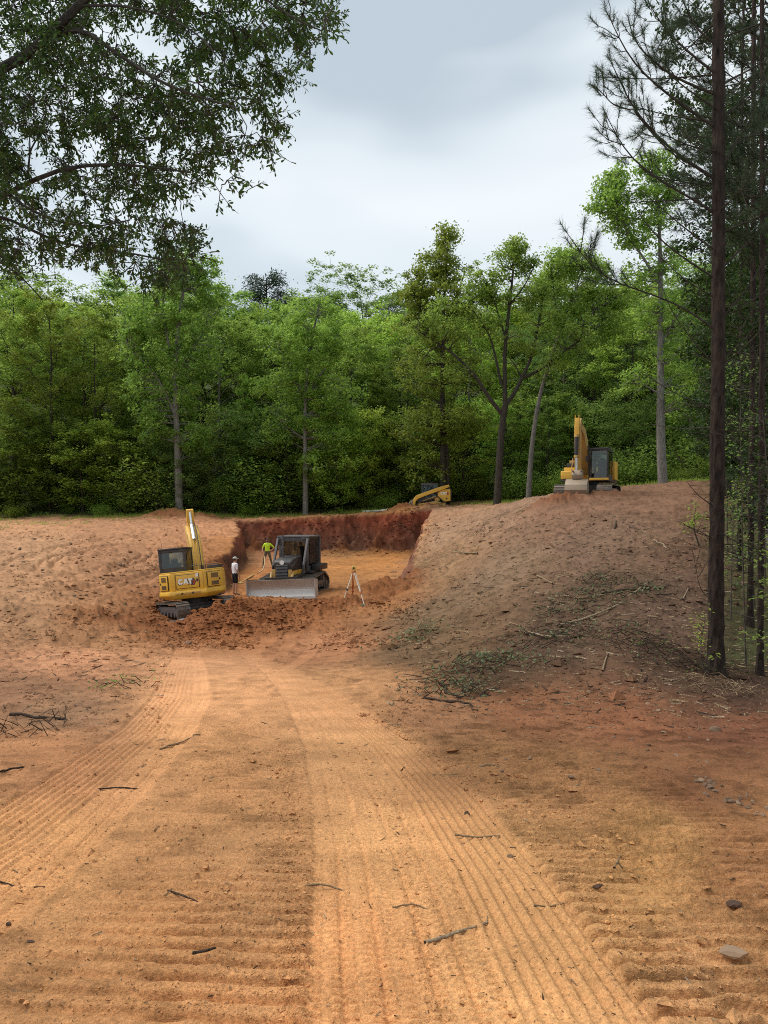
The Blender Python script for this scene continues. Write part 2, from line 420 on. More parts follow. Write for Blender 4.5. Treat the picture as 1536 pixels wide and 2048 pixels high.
    for (ln, hw, kind) in TYRES:
        xc = np.interp(ys, ln[:, 1], ln[:, 0]); g = np.gradient(ln[:, 0], ln[:, 1]); sl = np.interp(ys, ln[:, 1], g)
        cs = np.sqrt(1 + sl ** 2); lat = (xs - xc) / cs
        yy_ = np.linspace(1.0, 24, 400); xx_ = np.interp(yy_, ln[:, 1], ln[:, 0]); sl_ = np.concatenate([[0], np.cumsum(np.hypot(np.diff(xx_), np.diff(yy_)))]); arcl = np.interp(ys, yy_, sl_) + lat * sl / cs
        ins = 1 - sstep(hw - 0.015, hw + 0.02, np.abs(lat) + wv)
        dd = dd * (1 - 0.92 * ins)
        keep = 0.35 + 0.65 * sstep(-0.45, 0.05, fbm(xs, ys, 1.1, 3, 0.5, 80. + hw * 9))
        if kind == 'rib':
            t = np.clip(np.cos(lat / hw * np.pi * 9.5) * 1.6, -1, 1)
            t = t + 0.35 * np.sin(arcl / 0.035 * 2 * np.pi) * (np.abs(lat) > 0.55 * hw)
            dd += ins * (-0.011 + 0.0080 * t * keep)
        else:
            s_ = arcl
            t = np.clip(np.sin((s_ + 0.15 * lat) / 0.050 * 2 * np.pi) * 1.4, -1, 1) * (0.35 + 0.65 * (np.abs(np.sin(lat / hw * np.pi * 1.5)) > 0.45))
            t = t - 1.3 * np.exp(-((np.abs(lat) - hw * 0.36) / 0.010) ** 2)
            dd += ins * (-0.011 + 0.0080 * t * keep)
        dd += 0.010 * np.exp(-((np.abs(lat) - hw - 0.035) / 0.03) ** 2) * (0.6 + fbm(xs, ys, 5., 3)) * keep
        ss = np.maximum(ss, ins)
    dz[idx] = dz[idx] * (1 - 0.72 * np.maximum(ci, ss)) + dd; smoothed[idx] = ss; press[idx] = pp
    return dz, onroad, smoothed, press, big, mid, fine, clod

# earth colours by place (survey of soil kinds): pixel -> photographed colour of that soil
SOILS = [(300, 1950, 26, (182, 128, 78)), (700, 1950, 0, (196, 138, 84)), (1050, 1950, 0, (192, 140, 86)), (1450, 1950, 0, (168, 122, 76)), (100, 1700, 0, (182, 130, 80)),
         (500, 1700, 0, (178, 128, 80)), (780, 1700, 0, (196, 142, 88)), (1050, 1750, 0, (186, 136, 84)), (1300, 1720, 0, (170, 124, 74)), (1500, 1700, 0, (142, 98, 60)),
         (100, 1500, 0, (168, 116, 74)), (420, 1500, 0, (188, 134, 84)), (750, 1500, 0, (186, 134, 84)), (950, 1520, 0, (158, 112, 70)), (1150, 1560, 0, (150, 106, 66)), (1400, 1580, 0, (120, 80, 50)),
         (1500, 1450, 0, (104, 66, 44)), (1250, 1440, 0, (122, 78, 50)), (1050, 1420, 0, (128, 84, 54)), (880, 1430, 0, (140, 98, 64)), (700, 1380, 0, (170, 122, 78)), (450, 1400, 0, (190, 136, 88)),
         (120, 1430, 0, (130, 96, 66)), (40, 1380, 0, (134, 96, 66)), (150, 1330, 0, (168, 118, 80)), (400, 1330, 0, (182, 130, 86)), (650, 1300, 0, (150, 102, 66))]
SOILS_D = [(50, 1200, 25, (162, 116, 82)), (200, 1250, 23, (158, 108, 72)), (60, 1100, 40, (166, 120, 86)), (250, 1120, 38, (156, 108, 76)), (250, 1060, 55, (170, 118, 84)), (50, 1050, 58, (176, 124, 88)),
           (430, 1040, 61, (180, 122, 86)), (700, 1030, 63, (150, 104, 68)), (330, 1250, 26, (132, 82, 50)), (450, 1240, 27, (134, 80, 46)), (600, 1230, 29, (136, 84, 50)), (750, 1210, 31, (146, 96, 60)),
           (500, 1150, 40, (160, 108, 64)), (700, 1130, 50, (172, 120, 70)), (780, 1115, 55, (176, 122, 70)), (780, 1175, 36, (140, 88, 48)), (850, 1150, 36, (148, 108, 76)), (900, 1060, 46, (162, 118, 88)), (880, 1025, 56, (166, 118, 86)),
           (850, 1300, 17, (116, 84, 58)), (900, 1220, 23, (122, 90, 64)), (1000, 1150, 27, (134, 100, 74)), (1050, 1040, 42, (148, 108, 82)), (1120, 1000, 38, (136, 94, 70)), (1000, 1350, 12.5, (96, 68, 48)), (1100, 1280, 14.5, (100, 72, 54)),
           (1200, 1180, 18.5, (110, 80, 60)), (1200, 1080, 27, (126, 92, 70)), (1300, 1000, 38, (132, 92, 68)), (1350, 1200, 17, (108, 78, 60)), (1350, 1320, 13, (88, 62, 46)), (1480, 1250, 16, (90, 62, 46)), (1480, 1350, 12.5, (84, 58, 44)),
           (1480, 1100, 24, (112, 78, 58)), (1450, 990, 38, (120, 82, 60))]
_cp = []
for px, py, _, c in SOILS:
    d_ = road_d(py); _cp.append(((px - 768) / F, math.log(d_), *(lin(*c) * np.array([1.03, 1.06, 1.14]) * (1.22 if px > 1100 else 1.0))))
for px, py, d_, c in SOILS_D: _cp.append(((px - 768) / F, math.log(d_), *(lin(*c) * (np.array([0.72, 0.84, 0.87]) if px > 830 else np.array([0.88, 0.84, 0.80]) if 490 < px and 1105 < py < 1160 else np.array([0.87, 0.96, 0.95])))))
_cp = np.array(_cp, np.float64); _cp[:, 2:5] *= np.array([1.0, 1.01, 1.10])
SOIL_GAIN = 1.24
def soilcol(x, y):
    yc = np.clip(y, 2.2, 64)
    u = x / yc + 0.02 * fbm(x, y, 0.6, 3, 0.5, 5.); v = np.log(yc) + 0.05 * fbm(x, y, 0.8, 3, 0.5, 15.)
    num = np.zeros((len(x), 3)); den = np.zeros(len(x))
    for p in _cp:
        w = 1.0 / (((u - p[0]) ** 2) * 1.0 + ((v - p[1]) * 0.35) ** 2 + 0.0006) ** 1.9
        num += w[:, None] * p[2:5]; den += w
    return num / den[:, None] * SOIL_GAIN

def build_ground():
    rows = []
    d = 0.6
    while d < 260:
        rows.append(d)
        if d < 2.0: st = 0.05
        elif d < 11: st = max(0.0042, 1.35 * d * d / (769 * 2.15))
        elif d < 20: st = 0.10
        elif d < 33: st = 0.16
        elif d < 47: st = 0.22
        elif d < 59.6: st = 0.30
        elif d < 62.6: st = 0.045
        elif d < 70: st = 0.22
        else: st = (d - 66) * 0.09
        d += st
    rows = np.array(rows)
    AP = 1.0
    us = np.concatenate([np.linspace(-2.2, -0.56, 46)[:-1], np.linspace(-0.56, 0.56, 680), np.linspace(0.56, 2.2, 46)[1:]])
    nr, nc = len(rows), len(us)
    Y = np.repeat(rows[:, None], nc, 1); X = us[None, :] * (Y + AP)
    x, y = X.ravel(), Y.ravel()
    z = np.zeros(len(x)); col = np.zeros((len(x), 3), np.float32)
    for s in range(0, len(x), 120000):
        e = min(len(x), s + 120000)
        xs, ys = x[s:e], y[s:e]
        zc, m, wm, hp = macro(xs, ys)
        dz, onr, sm, pr, big, mid, fine, clod = detail(xs, ys, m, wm, hp)
        z[s:e] = zc + dz
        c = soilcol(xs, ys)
        hz_ = np.clip((zc + 1.6) / 3.0, 0, 1)[:, None]; wallc = (lin(108, 78, 62) * (1 - hz_) + lin(126, 66, 47) * hz_) * (1.12 + 0.9 * np.clip(fbm(xs * 1.0, zc * 2.2, 1.7, 4, 0.65, 8.)[:, None], -0.6, 0.8)) + np.clip(fbm(xs, zc, 0.35, 3, 0.5, 21.)[:, None], -0.3, 0.4) * np.array([0.05, 0.0, -0.006])
        c = c * (1 - wm[:, None]) + np.clip(wallc, 0.01, 1) * wm[:, None]
        heapc = lin(126, 78, 48)
        k = (hp * 0.75)[:, None]; c = c * (1 - k) + heapc * k
        # dry dust where wheels have rolled it smooth, damp dark soil in loose crumbs
        c = c * (1 + 0.12 * sm[:, None]) 
        c = c * (1 - 0.30 * np.clip(clod * 3.0, 0, 1)[:, None] * (1 - sm[:, None]) * (1 - onr[:, None] * 0.5))
        patch = np.clip(fbm(xs, ys, 3.6, 4, 0.65, 91.) - 0.05, 0, 1)[:, None] * (1 - sm[:, None]) * (ys < 24)[:, None]
        c = c * (1 - 0.50 * patch)
        c = c * (1 + 0.22 * big[:, None])
        forest = sstep(65.5, 68.0, ys + 1.5 * mid)[:, None]
        right = (sstep(0.40, 0.47, xs / np.maximum(ys, 1) + 0.02 * mid) * sstep(12.2, 14, ys))[:, None] * 0.75
        forest = np.maximum(forest, right)
        c = c * (1 - forest) + np.array([0.050, 0.062, 0.022]) * (1 + 0.5 * mid[:, None]) * forest
        col[s:e] = np.clip(c, 0.004, 0.9)
    i = np.arange(nr - 1)[:, None] * nc + np.arange(nc - 1)[None]
    i = i.ravel()
    faces = np.stack([i, i + 1, i + nc + 1, i + nc], 1)
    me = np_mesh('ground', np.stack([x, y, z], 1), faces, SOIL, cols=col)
    g = link_mesh('ground', me)
    g['kind'] = 'structure'
    g['label'] = 'rutted red clay ground of the building site with its dug pit'
    return g, x, y, z, nr, nc
ground, GX, GY, GZ, GNR, GNC = build_ground()
_rows = GY.reshape(GNR, GNC)[:, 0]; _us = (GX / (GY + 1.0)).reshape(GNR, GNC)[0]
_Zg = GZ.reshape(GNR, GNC)
def G(x, y):
    """height of the finished ground sheet"""
    r = np.clip(np.searchsorted(_rows, y) - 1, 0, GNR - 2); u = x / (y + 1.0)
    c = np.clip(np.searchsorted(_us, u) - 1, 0, GNC - 2)
    fr = np.clip((y - _rows[r]) / (_rows[r + 1] - _rows[r]), 0, 1); fc = np.clip((u - _us[c]) / (_us[c + 1] - _us[c]), 0, 1)
    return (_Zg[r, c] * (1 - fr) * (1 - fc) + _Zg[r + 1, c] * fr * (1 - fc) + _Zg[r, c + 1] * (1 - fr) * fc + _Zg[r + 1, c + 1] * fr * fc)
def hit(px, py):
    """where the sight line of a pixel first meets the ground"""
    d = np.concatenate([np.arange(1.5, 12, 0.01), np.arange(12, 66, 0.04)])
    x = (px - 768) / F * d; z = EYE - (py - 1024) / F * d
    below = np.where(z <= G(x, d))[0]
    k = below[0] if len(below) else len(d) - 1
    return Vector((float(x[k]), float(d[k]), float(G(x[k:k + 1], d[k:k + 1])[0])))
# ------------------------------------------------------------------ trees
BARK_GREY = bark('grey bark', (0.085, 0.078, 0.068), (0.27, 0.25, 0.22), 5)
BARK_DARK = bark('dark bark', (0.022, 0.019, 0.016), (0.085, 0.070, 0.055), 5)
BARK_PINE = bark('pine bark', (0.009, 0.007, 0.006), (0.062, 0.043, 0.034), 4, 0.3)
BARK_TWIG = bark('twig bark', (0.05, 0.042, 0.034), (0.14, 0.115, 0.09), 9)
LEAF_MID = leafmat('leaves mid green', [(0.137, 0.227, 0.040), (0.169, 0.275, 0.047), (0.207, 0.324, 0.055), (0.271, 0.395, 0.073)], 0.56)
LEAF_LIGHT = leafmat('leaves fresh green', [(0.179, 0.275, 0.040), (0.219, 0.327, 0.046), (0.263, 0.379, 0.056), (0.318, 0.436, 0.076)], 0.56)
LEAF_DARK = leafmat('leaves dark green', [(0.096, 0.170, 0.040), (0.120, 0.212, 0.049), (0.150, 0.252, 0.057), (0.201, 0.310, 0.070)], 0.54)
LEAF_SHADE = leafmat('leaves with painted shade', [(0.014, 0.030, 0.008), (0.024, 0.050, 0.012), (0.036, 0.070, 0.016), (0.060, 0.10, 0.022)], 0.35, 0.2)  # right-edge thicket: its deep shade is put into this leaf colour
LEAF_OAK = leafmat('oak leaves', [(0.026, 0.056, 0.011), (0.038, 0.078, 0.014), (0.052, 0.10, 0.017), (0.085, 0.13, 0.026)], 0.34, 0.0, 0.45)
NEEDLE = leafmat('pine needles', [(0.025, 0.042, 0.018), (0.040, 0.064, 0.026), (0.060, 0.088, 0.034)], 0.2, 0.1, 0.5)
NEEDLE_DARK = leafmat('dark pine needles', [(0.016, 0.032, 0.012), (0.030, 0.054, 0.020), (0.048, 0.078, 0.030)], 0.15, 0.1, 0.5)

def tubes(paths, sides=6):
    """paths: list of (points (k,3), radii (k,)) -> verts, quads of one joined surface"""
    V = []; Q = []; o = 0
    for pts, rad in paths:
        pts = np.asarray(pts, float); k = len(pts)
        rad = np.broadcast_to(np.asarray(rad, float), (k,))
        t = np.gradient(pts, axis=0); t /= np.linalg.norm(t, axis=1)[:, None] + 1e-9
        ref = np.array([0.0, 0.0, 1.0]) if abs(t[0, 2]) < 0.8 else np.array([1.0, 0.0, 0.0])
        a = np.cross(t, ref); a /= np.linalg.norm(a, axis=1)[:, None] + 1e-9
        b = np.cross(t, a)
        th = np.arange(sides) / sides * 2 * np.pi
        ring = pts[:, None] + rad[:, None, None] * (np.cos(th)[None, :, None] * a[:, None] + np.sin(th)[None, :, None] * b[:, None])
        V.append(ring.reshape(-1, 3))
        i = (np.arange(k - 1)[:, None] * sides + np.arange(sides)[None]); j = (np.arange(k - 1)[:, None] * sides + (np.arange(sides)[None] + 1) % sides)
        Q.append(np.stack([i, j, j + sides, i + sides], -1).reshape(-1, 4) + o)
        # close the tip
        o += k * sides
    return np.concatenate(V), np.concatenate(Q)

def bez(a, b, n=6, sag=0.0, rng=None, wob=0.0):
    a = np.asarray(a, float); b = np.asarray(b, float)
    t = np.linspace(0, 1, n)[:, None]
    p = a + (b - a) * t
    p[:, 2] += (sag * np.sin(t[:, 0] * np.pi))
    if rng is not None and wob: 
        w = rng.randn(n, 3) * wob; w[0] = 0; w[-1] = 0
        p += w
    return p

def smooth_path(pts, n=16):
    pts = np.asarray(pts, float); s = np.concatenate([[0], np.cumsum(np.linalg.norm(np.diff(pts, axis=0), axis=1))])
    t = np.linspace(0, s[-1], n)
    out = np.stack([np.interp(t, s, pts[:, i]) for i in range(3)], 1)
    for _ in range(2):
        q = out.copy(); q[1:-1] = 0.25 * out[:-2] + 0.5 * out[1:-1] + 0.25 * out[2:]; out = q
    return out

def kites(cen, size, rng, up=0.6, aspect=0.55, droop=0.0):
    """small kite-shaped leaf faces, tilted every way but mostly lying flat"""
    n = len(cen)
    nor = rng.randn(n, 3); nor /= np.linalg.norm(nor, axis=1)[:, None]
    nor[:, 2] = np.abs(nor[:, 2]); nor = nor * (1 - up) + np.array([0, 0, 1.0]) * up
    nor /= np.linalg.norm(nor, axis=1)[:, None]
    d = rng.randn(n, 3); d -= (d * nor).sum(1)[:, None] * nor; d /= np.linalg.norm(d, axis=1)[:, None] + 1e-9
    d[:, 2] -= droop; d /= np.linalg.norm(d, axis=1)[:, None]
    s = np.cross(nor, d); s /= np.linalg.norm(s, axis=1)[:, None] + 1e-9
    L = (size * (0.6 + 0.8 * rng.rand(n)))[:, None]
    w = L * aspect * 0.5
    base = cen - d * L * 0.5; tip = cen + d * L * 0.5 - np.array([0, 0, 0.15]) * L
    l = cen + s * w + d * L * 0.05; r = cen - s * w + d * L * 0.05
    v = np.stack([base, r, tip, l], 1).reshape(-1, 3)
    return v, np.arange(4 * n).reshape(n, 4)

def lobed(cen, dirv, nor, L, W):
    """spoon-shaped oak leaf: six corners, narrow at the stalk and broad near the tip"""
    n = len(cen)
    s = np.cross(nor, dirv); s /= np.linalg.norm(s, axis=1)[:, None] + 1e-9
    L = L[:, None]; W = W[:, None]
    pr = [(0, 0.0), (0.74, 0.5), (1.0, 0.14), (1.0, -0.14), (0.74, -0.5)]
    cols = [cen + dirv * L * a + s * W * b - nor * L * 0.10 * (a * a) for a, b in pr]
    v = np.stack(cols, 1).reshape(-1, 3)
    return v, np.arange(len(pr) * n).reshape(n, len(pr))

def auto_tree(seed, Hh, r_trunk, crown_lo, rad, n_br, leaves, leafsize, shape='oval', lean=0.0, bare=0.0, spread=0.45, flat=0.55, clus=0.68):
    """one broadleaf tree: trunk with a slight bend, rising limbs, side twigs, sprays of leaves at their ends"""
    rng = np.random.RandomState(seed)
    k = 9
    zt = np.linspace(0, Hh * 0.93, k)
    trunk = np.stack([np.cumsum(rng.randn(k) * 0.10) + lean * zt, np.cumsum(rng.randn(k) * 0.10), zt], 1); trunk[0, :2] = 0
    trunk[1, :2] *= 0.3
    tr = r_trunk * (1 - 0.86 * (zt / zt[-1]) ** 0.9); tr[0] *= 1.35
    paths = [(trunk, tr)]
    cl = []
    def at(z): return np.array([np.interp(z, zt, trunk[:, 0]), np.interp(z, zt, trunk[:, 1]), z])
    for i in range(n_br):
        f = (i + 0.3 + 0.5 * rng.rand()) / n_br
        z = Hh * (crown_lo + (0.93 - crown_lo) * f)
        if shape == 'oval': prof = math.sin(math.pi * min(1, 0.18 + 0.78 * f)) ** 0.7
        elif shape == 'cone': prof = 1.05 - 0.85 * f
        elif shape == 'top': prof = 0.35 + 0.75 * math.sin(math.pi * min(1, 0.1 + 0.75 * f)) if f > 0.2 else 0.3
        else: prof = 0.55 + 0.5 * math.sin(math.pi * f)
        rr = rad * prof * (0.7 + 0.5 * rng.rand())
        az = i * 2.39996 + rng.randn() * 0.4
        rise = rr * (spread + 0.35 * rng.rand()) * (0.6 + 0.7 * f)
        a = at(z); b = a + np.array([math.cos(az) * rr, math.sin(az) * rr, rise])
        br = bez(a, b, 6, rr * 0.10 * (1 if rng.rand() > 0.4 else -0.6), rng, rr * 0.03)
        r0 = float(np.interp(z, zt, tr)) * 0.42
        paths.append((br, np.linspace(r0, 0.012, 6)))
        ns = 4 + int(rr * 2.2)
        for j in range(ns):
            t = 0.30 + 0.70 * (j + rng.rand()) / ns
            q = np.array([np.interp(t, np.linspace(0, 1, 6), br[:, c]) for c in range(3)])
            saz = az + rng.choice([-1, 1]) * (0.5 + 0.8 * rng.rand()); sl = rr * (0.18 + 0.30 * rng.rand())
            e_ = q + np.array([math.cos(saz) * sl, math.sin(saz) * sl, sl * (0.1 + 0.5 * rng.rand())])
            paths.append((bez(q, e_, 3), np.linspace(max(0.010, r0 * 0.3), 0.006, 3)))
            if rng.rand() > bare: cl.append(e_)
            if rng.rand() > 0.5 + bare: cl.append(q + (e_ - q) * 0.5 + rng.randn(3) * 0.2)
        cl.append(b)
    top = at(zt[-1]); 
    for _ in range(5): cl.append(top + np.array([rng.randn() * 0.5, rng.randn() * 0.5, Hh * 0.05 * rng.rand()]))
    cl = np.array(cl)
    per = max(6, int(leaves / len(cl)))
    wgt = (rng.rand(len(cl)) * 1.2 + 0.4)
    cnt = np.maximum(3, (per * wgt).astype(int))
    cen = np.repeat(cl, cnt, 0)
    rads = np.repeat(clus * (0.6 + 0.7 * rng.rand(len(cl))), cnt)
    off = rng.randn(len(cen), 3); off /= np.linalg.norm(off, axis=1)[:, None]; off *= (rng.rand(len(cen)) ** 0.6)[:, None]
    off[:, 2] *= flat
    cen = cen + off * rads[:, None]
    cen[:, 2] -= 0.22 * (off[:, 0] ** 2 + off[:, 1] ** 2) * rads
    lv, lf = kites(cen, np.full(len(cen), leafsize), rng, 0.5)
    tv, tf = tubes(paths, 6)
    return tv, tf, lv, lf

def mk_tree(name, data, barkm, leafm, loc=(0, 0, 0), rot=0, scale=1.0):
    tv, tf, lv, lf = data
    root = empty(name, loc, (0, 0, rot)); root.scale = (scale, scale, scale) if not isinstance(scale, tuple) else scale
    link_mesh('trunk', np_mesh('trunk', tv, tf, barkm), root)
    link_mesh('crown', np_mesh('crown', lv, lf, leafm, smooth=False), root)
    return root

def place_tree(proto, first, px, d, top_py, rot, Hh, label, group, cat='tree', sx=1.0, leafm=None, zoff=-0.15):
    o = proto if first else copy_tree(proto)
    x = (px - 768) / F * d
    z = float(macro(np.array([x]), np.array([d]))[0][0]) + zoff
    topz = EYE - (top_py - 1024) / F * d
    s = (topz - z) / Hh
    o.location = (x, d, z); o.rotation_euler = (0, 0, rot); o.scale = (s * sx, s * sx, s)
    tag(o, label, cat, group)
    if leafm is not None:
        for ch in o.children:
            if ch.name.startswith('crown'):
                ch.material_slots[0].link = 'OBJECT'; ch.material_slots[0].material = leafm
    return o

HT = 20.0
PROT = []
#            seed  H   r     lo    rad  nbr leaves size
_pp = [dict(seed=1, crown_lo=0.14, rad=4.6, n_br=30, leaves=23000, leafsize=0.225, shape='oval'),
       dict(seed=2, crown_lo=0.10, rad=4.2, n_br=30, leaves=23000, leafsize=0.225, shape='mix', flat=0.65),
       dict(seed=3, crown_lo=0.22, rad=4.9, n_br=28, leaves=23000, leafsize=0.225, shape='oval', flat=0.65),
       dict(seed=4, crown_lo=0.08, rad=3.6, n_br=32, leaves=20000, leafsize=0.225, shape='cone', flat=0.65),
       dict(seed=5, crown_lo=0.34, rad=5.0, n_br=26, leaves=20000, leafsize=0.225, shape='top'),
       dict(seed=6, crown_lo=0.05, rad=4.4, n_br=34, leaves=23000, leafsize=0.225, shape='mix', spread=0.25)]
for p_ in _pp:
    dat = auto_tree(Hh=HT, r_trunk=0.26, **p_)
    PROT.append(mk_tree('broadleaf_tree', dat, BARK_GREY if p_['seed'] in (3, 5) else BARK_DARK, LEAF_MID))
_used = [False] * len(PROT)
def put(k, px, d, top, label, group, rot=None, sx=1.0, leafm=None):
    global _used
    rot = (px * 1.37 + d) % 6.28 if rot is None else rot
    if 45 < d < 75 and px < 1420: d += 3.0
    o = place_tree(PROT[k], not _used[k], px, d, top, rot, HT, label, group, sx=sx, leafm=leafm)
    _used[k] = True
    return o
LM, LL, LD = LEAF_MID, LEAF_LIGHT, LEAF_DARK
# front of the wood, one by one
put(0, 28, 69, 560, 'leafy tree at the left edge of the picture, rising from the wood edge', 'trees along the edge of the wood', leafm=LM)
put(1, 108, 67, 605, 'yellow-green tree with a dark trunk near the left edge', 'trees along the edge of the wood', leafm=LL)
put(5, 195, 68, 640, 'bushy fresh green tree leafed to the ground, left of the grey trunk', 'trees along the edge of the wood', leafm=LL, sx=0.9)
put(3, 275, 71, 600, 'slender leafy tree just left of the tall grey trunk', 'trees along the edge of the wood', leafm=LM)
put(2, 440, 72, 640, 'round crowned tree right of the tall grey trunk', 'trees along the edge of the wood', leafm=LM)
put(3, 488, 68, 745, 'small slim tree above the left end of the pit', 'trees along the edge of the wood', leafm=LM, sx=0.8)
put(1, 545, 72, 650, 'leafy tree left of the slim grey trunk behind the bulldozer', 'trees along the edge of the wood', leafm=LM)
put(0, 700, 73, 645, 'round crowned tree right of the slim grey trunk behind the bulldozer', 'trees along the edge of the wood', leafm=LM)
put(3, 755, 69, 720, 'small yellow-green tree left of the skid loader', 'trees along the edge of the wood', leafm=LL, sx=0.95)
put(5, 815, 70, 690, 'leafy tree standing straight above the skid loader cab', 'trees along the edge of the wood', leafm=LM, sx=0.85)
put(2, 940, 71, 640, 'fresh green tree filling the gap left of the forked oak', 'trees along the edge of the wood', leafm=LL, sx=0.9)
put(4, 1120, 68, 620, 'dark tree between the forked oak and the standing excavator', 'trees along the edge of the wood', leafm=LD)
put(1, 1190, 64, 640, 'dark leafy tree right behind the standing excavator', 'trees along the edge of the wood', leafm=LD)
put(0, 1262, 62, 610, 'leafy tree right of the standing excavator cab', 'trees along the edge of the wood', leafm=LM)
put(5, 1372, 56, 630, 'dark leafy tree between the slender poplar and the near pine', 'trees along the edge of the wood', leafm=LD)
put(3, 1095, 60, 790, 'low dark tree left of the standing excavator boom', 'trees along the edge of the wood', leafm=LD, sx=1.2)
put(4, 1460, 54, 560, 'dark tree behind the trunk of the near pine', 'trees along the edge of the wood', leafm=LD)
put(2, 1545, 50, 520, 'dark tree at the right edge behind the pines', 'trees along the edge of the wood', leafm=LD)
# the wood behind
rng = np.random.RandomState(42)
SECOND = [(-60, 82, 590), (60, 84, 575), (160, 80, 610), (240, 84, 585), (330, 82, 600), (410, 85, 610), (490, 81, 625), (575, 84, 640), (650, 82, 610), (725, 86, 640), (800, 82, 660), (880, 85, 640),
          (960, 82, 630), (1045, 84, 600), (1110, 80, 580), (1180, 76, 600), (1240, 78, 575), (1310, 72, 590), (1400, 70, 570), (1490, 66, 540), (1590, 62, 520)]
for i, (px, d, t) in enumerate(SECOND):
    t += [-22, 26, -6, 34, 8, -30, 18][i % 7]
    side = 'left of the tall grey trunk' if px < 340 else ('between the two grey trunks' if px < 620 else ('between the slim grey trunk and the forked oak' if px < 980 else 'right of the forked oak'))
    put([0, 2, 5, 1, 4][i % 5], px, d, t, nth(i + 1) + ' tree from the left in the second rank of the wood', 'second rank of the wood ' + side, leafm=[LM, LL, LM, LM][i % 4] if px < 1080 else [LM, LD][i % 2], sx=1.15)
THIRD = [(-40, 104, 560), (35, 108, 555), (110, 103, 575), (190, 107, 580), (270, 102, 570), (350, 108, 565), (430, 104, 585), (480, 110, 575), (590, 106, 608), (655, 103, 612), (720, 108, 578), (785, 104, 615),
         (850, 108, 620), (930, 104, 610), (1010, 108, 600), (1090, 104, 590), (1170, 100, 585), (1250, 98, 575), (1340, 94, 560), (1430, 92, 550), (1530, 90, 540)]
for i, (px, d, t) in enumerate(THIRD):
    t += [14, -16, 22, -6, 10, -24, 26][i % 7]
    side = 'behind the grey trunks' if px < 640 else 'behind the forked oak and the standing excavator'
    put([2, 0, 4, 5][i % 4], px, d, t, nth(i + 1) + ' tree from the left in the rearmost rank on the skyline', 'skyline crowns of the wood ' + side, leafm=[LM, LD, LM][i % 3], sx=1.35)

# low trees that close the wood below the crowns
UND = mk_tree('understory_tree', auto_tree(61, 8.0, 0.10, 0.06, 2.7, 26, 9000, 0.2, 'mix', flat=0.6, clus=0.6), BARK_DARK, LEAF_MID)
UND2 = mk_tree('understory_tree', auto_tree(62, 8.0, 0.09, 0.03, 2.4, 26, 9000, 0.19, 'cone', flat=0.5, clus=0.6), BARK_DARK, LEAF_MID)
rng = np.random.RandomState(9)
for i in range(44):
    row = i % 2; px = -40 + i * 35 + rng.randn() * 10
    d = (66.5 if row == 0 else 71.5) + rng.rand() * 3
    if px > 1050: d -= (px - 1050) / 400 * 14
    hgt = rng.uniform(5.5, 9.5)
    x = (px - 768) / F * d; gzv = float(macro(np.array([x]), np.array([d]))[0][0])
    top = 1024 - (gzv + hgt - EYE) / d * F
    sd = 'left of the tall grey trunk' if px < 355 else 'between the two grey trunks' if px < 611 else 'between the slim grey trunk and the forked oak' if px < 1000 else 'right of the forked oak'
    pr = UND if row == 0 else UND2
    place_tree(pr, i < 2, px, d, top, rng.rand() * 6, 8.0, nth(i // 2 + 1) + (' low tree from the left in the front row under the crowns' if row == 0 else ' low tree from the left in the back row under the crowns'), 'understory trees ' + sd, leafm=[LM, LL, LL, LM, LD][rng.randint(5)] if px < 1050 else [LD, LM, LM][rng.randint(3)], sx=rng.uniform(0.9, 1.25))

# ---- single trees drawn after the photograph
def hero(name, d, limbs, clusters, leafs, barkm, leafm, leafsize, label, seed, clus=0.62, depth=2.6, twig=True, flat=0.75, up=0.3, sides=7):
    """limbs: list of ([(px,py,dy)...], width_px0, width_px1); clusters: (px, py, radius_px, share) of foliage"""
    rng = np.random.RandomState(seed)
    p0 = limbs[0][0][0]
    base = P(p0[0], p0[1], d)
    zb = float(macro(np.array([base.x]), np.array([d]))[0][0]) - 0.1
    root = empty(name, (base.x, d, zb))
    B = np.array([base.x, d, zb])
    paths = []; tips = []
    for li, (pts, w0, w1) in enumerate(limbs):
        w = np.array([np.array(P(q[0], q[1], d + (q[2] if len(q) > 2 else 0.0))) for q in pts])
        if li == 0: w[0, 2] = zb - 0.2
        sp = smooth_path(w, 14) - B
        paths.append((sp, np.linspace(w0, w1, 14) * d / F * 0.5))
        tips.append(sp)
    allp = np.concatenate(tips)
    cl = []
    for (cx, cy, rpx, sh) in clusters:
        c = np.array(P(cx, cy, d)) - B
        nn = max(4, int(sh * 3.8))
        for _ in range(nn):
            o = rng.randn(3); o /= np.linalg.norm(o); o *= rng.rand() ** 0.4
            r_ = rpx * 1.25 * d / F
            q = c + np.array([o[0] * r_, o[1] * min(r_ * 1.2, depth), o[2] * r_ * 0.8])
            cl.append(q)
            if twig:
                k = np.argmin(((allp - q) ** 2).sum(1) + np.maximum(allp[:, 2] - q[2], 0) * 3)
                b_ = bez(allp[k], q, 5, 0.15, rng, 0.08)
                paths.append((b_, np.linspace(0.035, 0.008, 5)))
    cl = np.array(cl)
    per = int(leafs * 2.0 / len(cl))
    cnt = np.maximum(5, (per * (0.5 + rng.rand(len(cl)))).astype(int))
    cen = np.repeat(cl, cnt, 0); rd = np.repeat(clus * (0.55 + 0.8 * rng.rand(len(cl))), cnt)
    off = rng.randn(len(cen), 3) * 0.52; off[:, 2] *= flat
    cen = cen + off * rd[:, None]
    lv, lf = kites(cen, np.full(len(cen), leafsize), rng, up)
    tv, tf = tubes(paths, sides)
    link_mesh('trunk', np_mesh('trunk', tv, tf, barkm), root)
    link_mesh('crown', np_mesh('crown', lv, lf, leafm, smooth=False), root)
    return tag(root, label, 'tree')

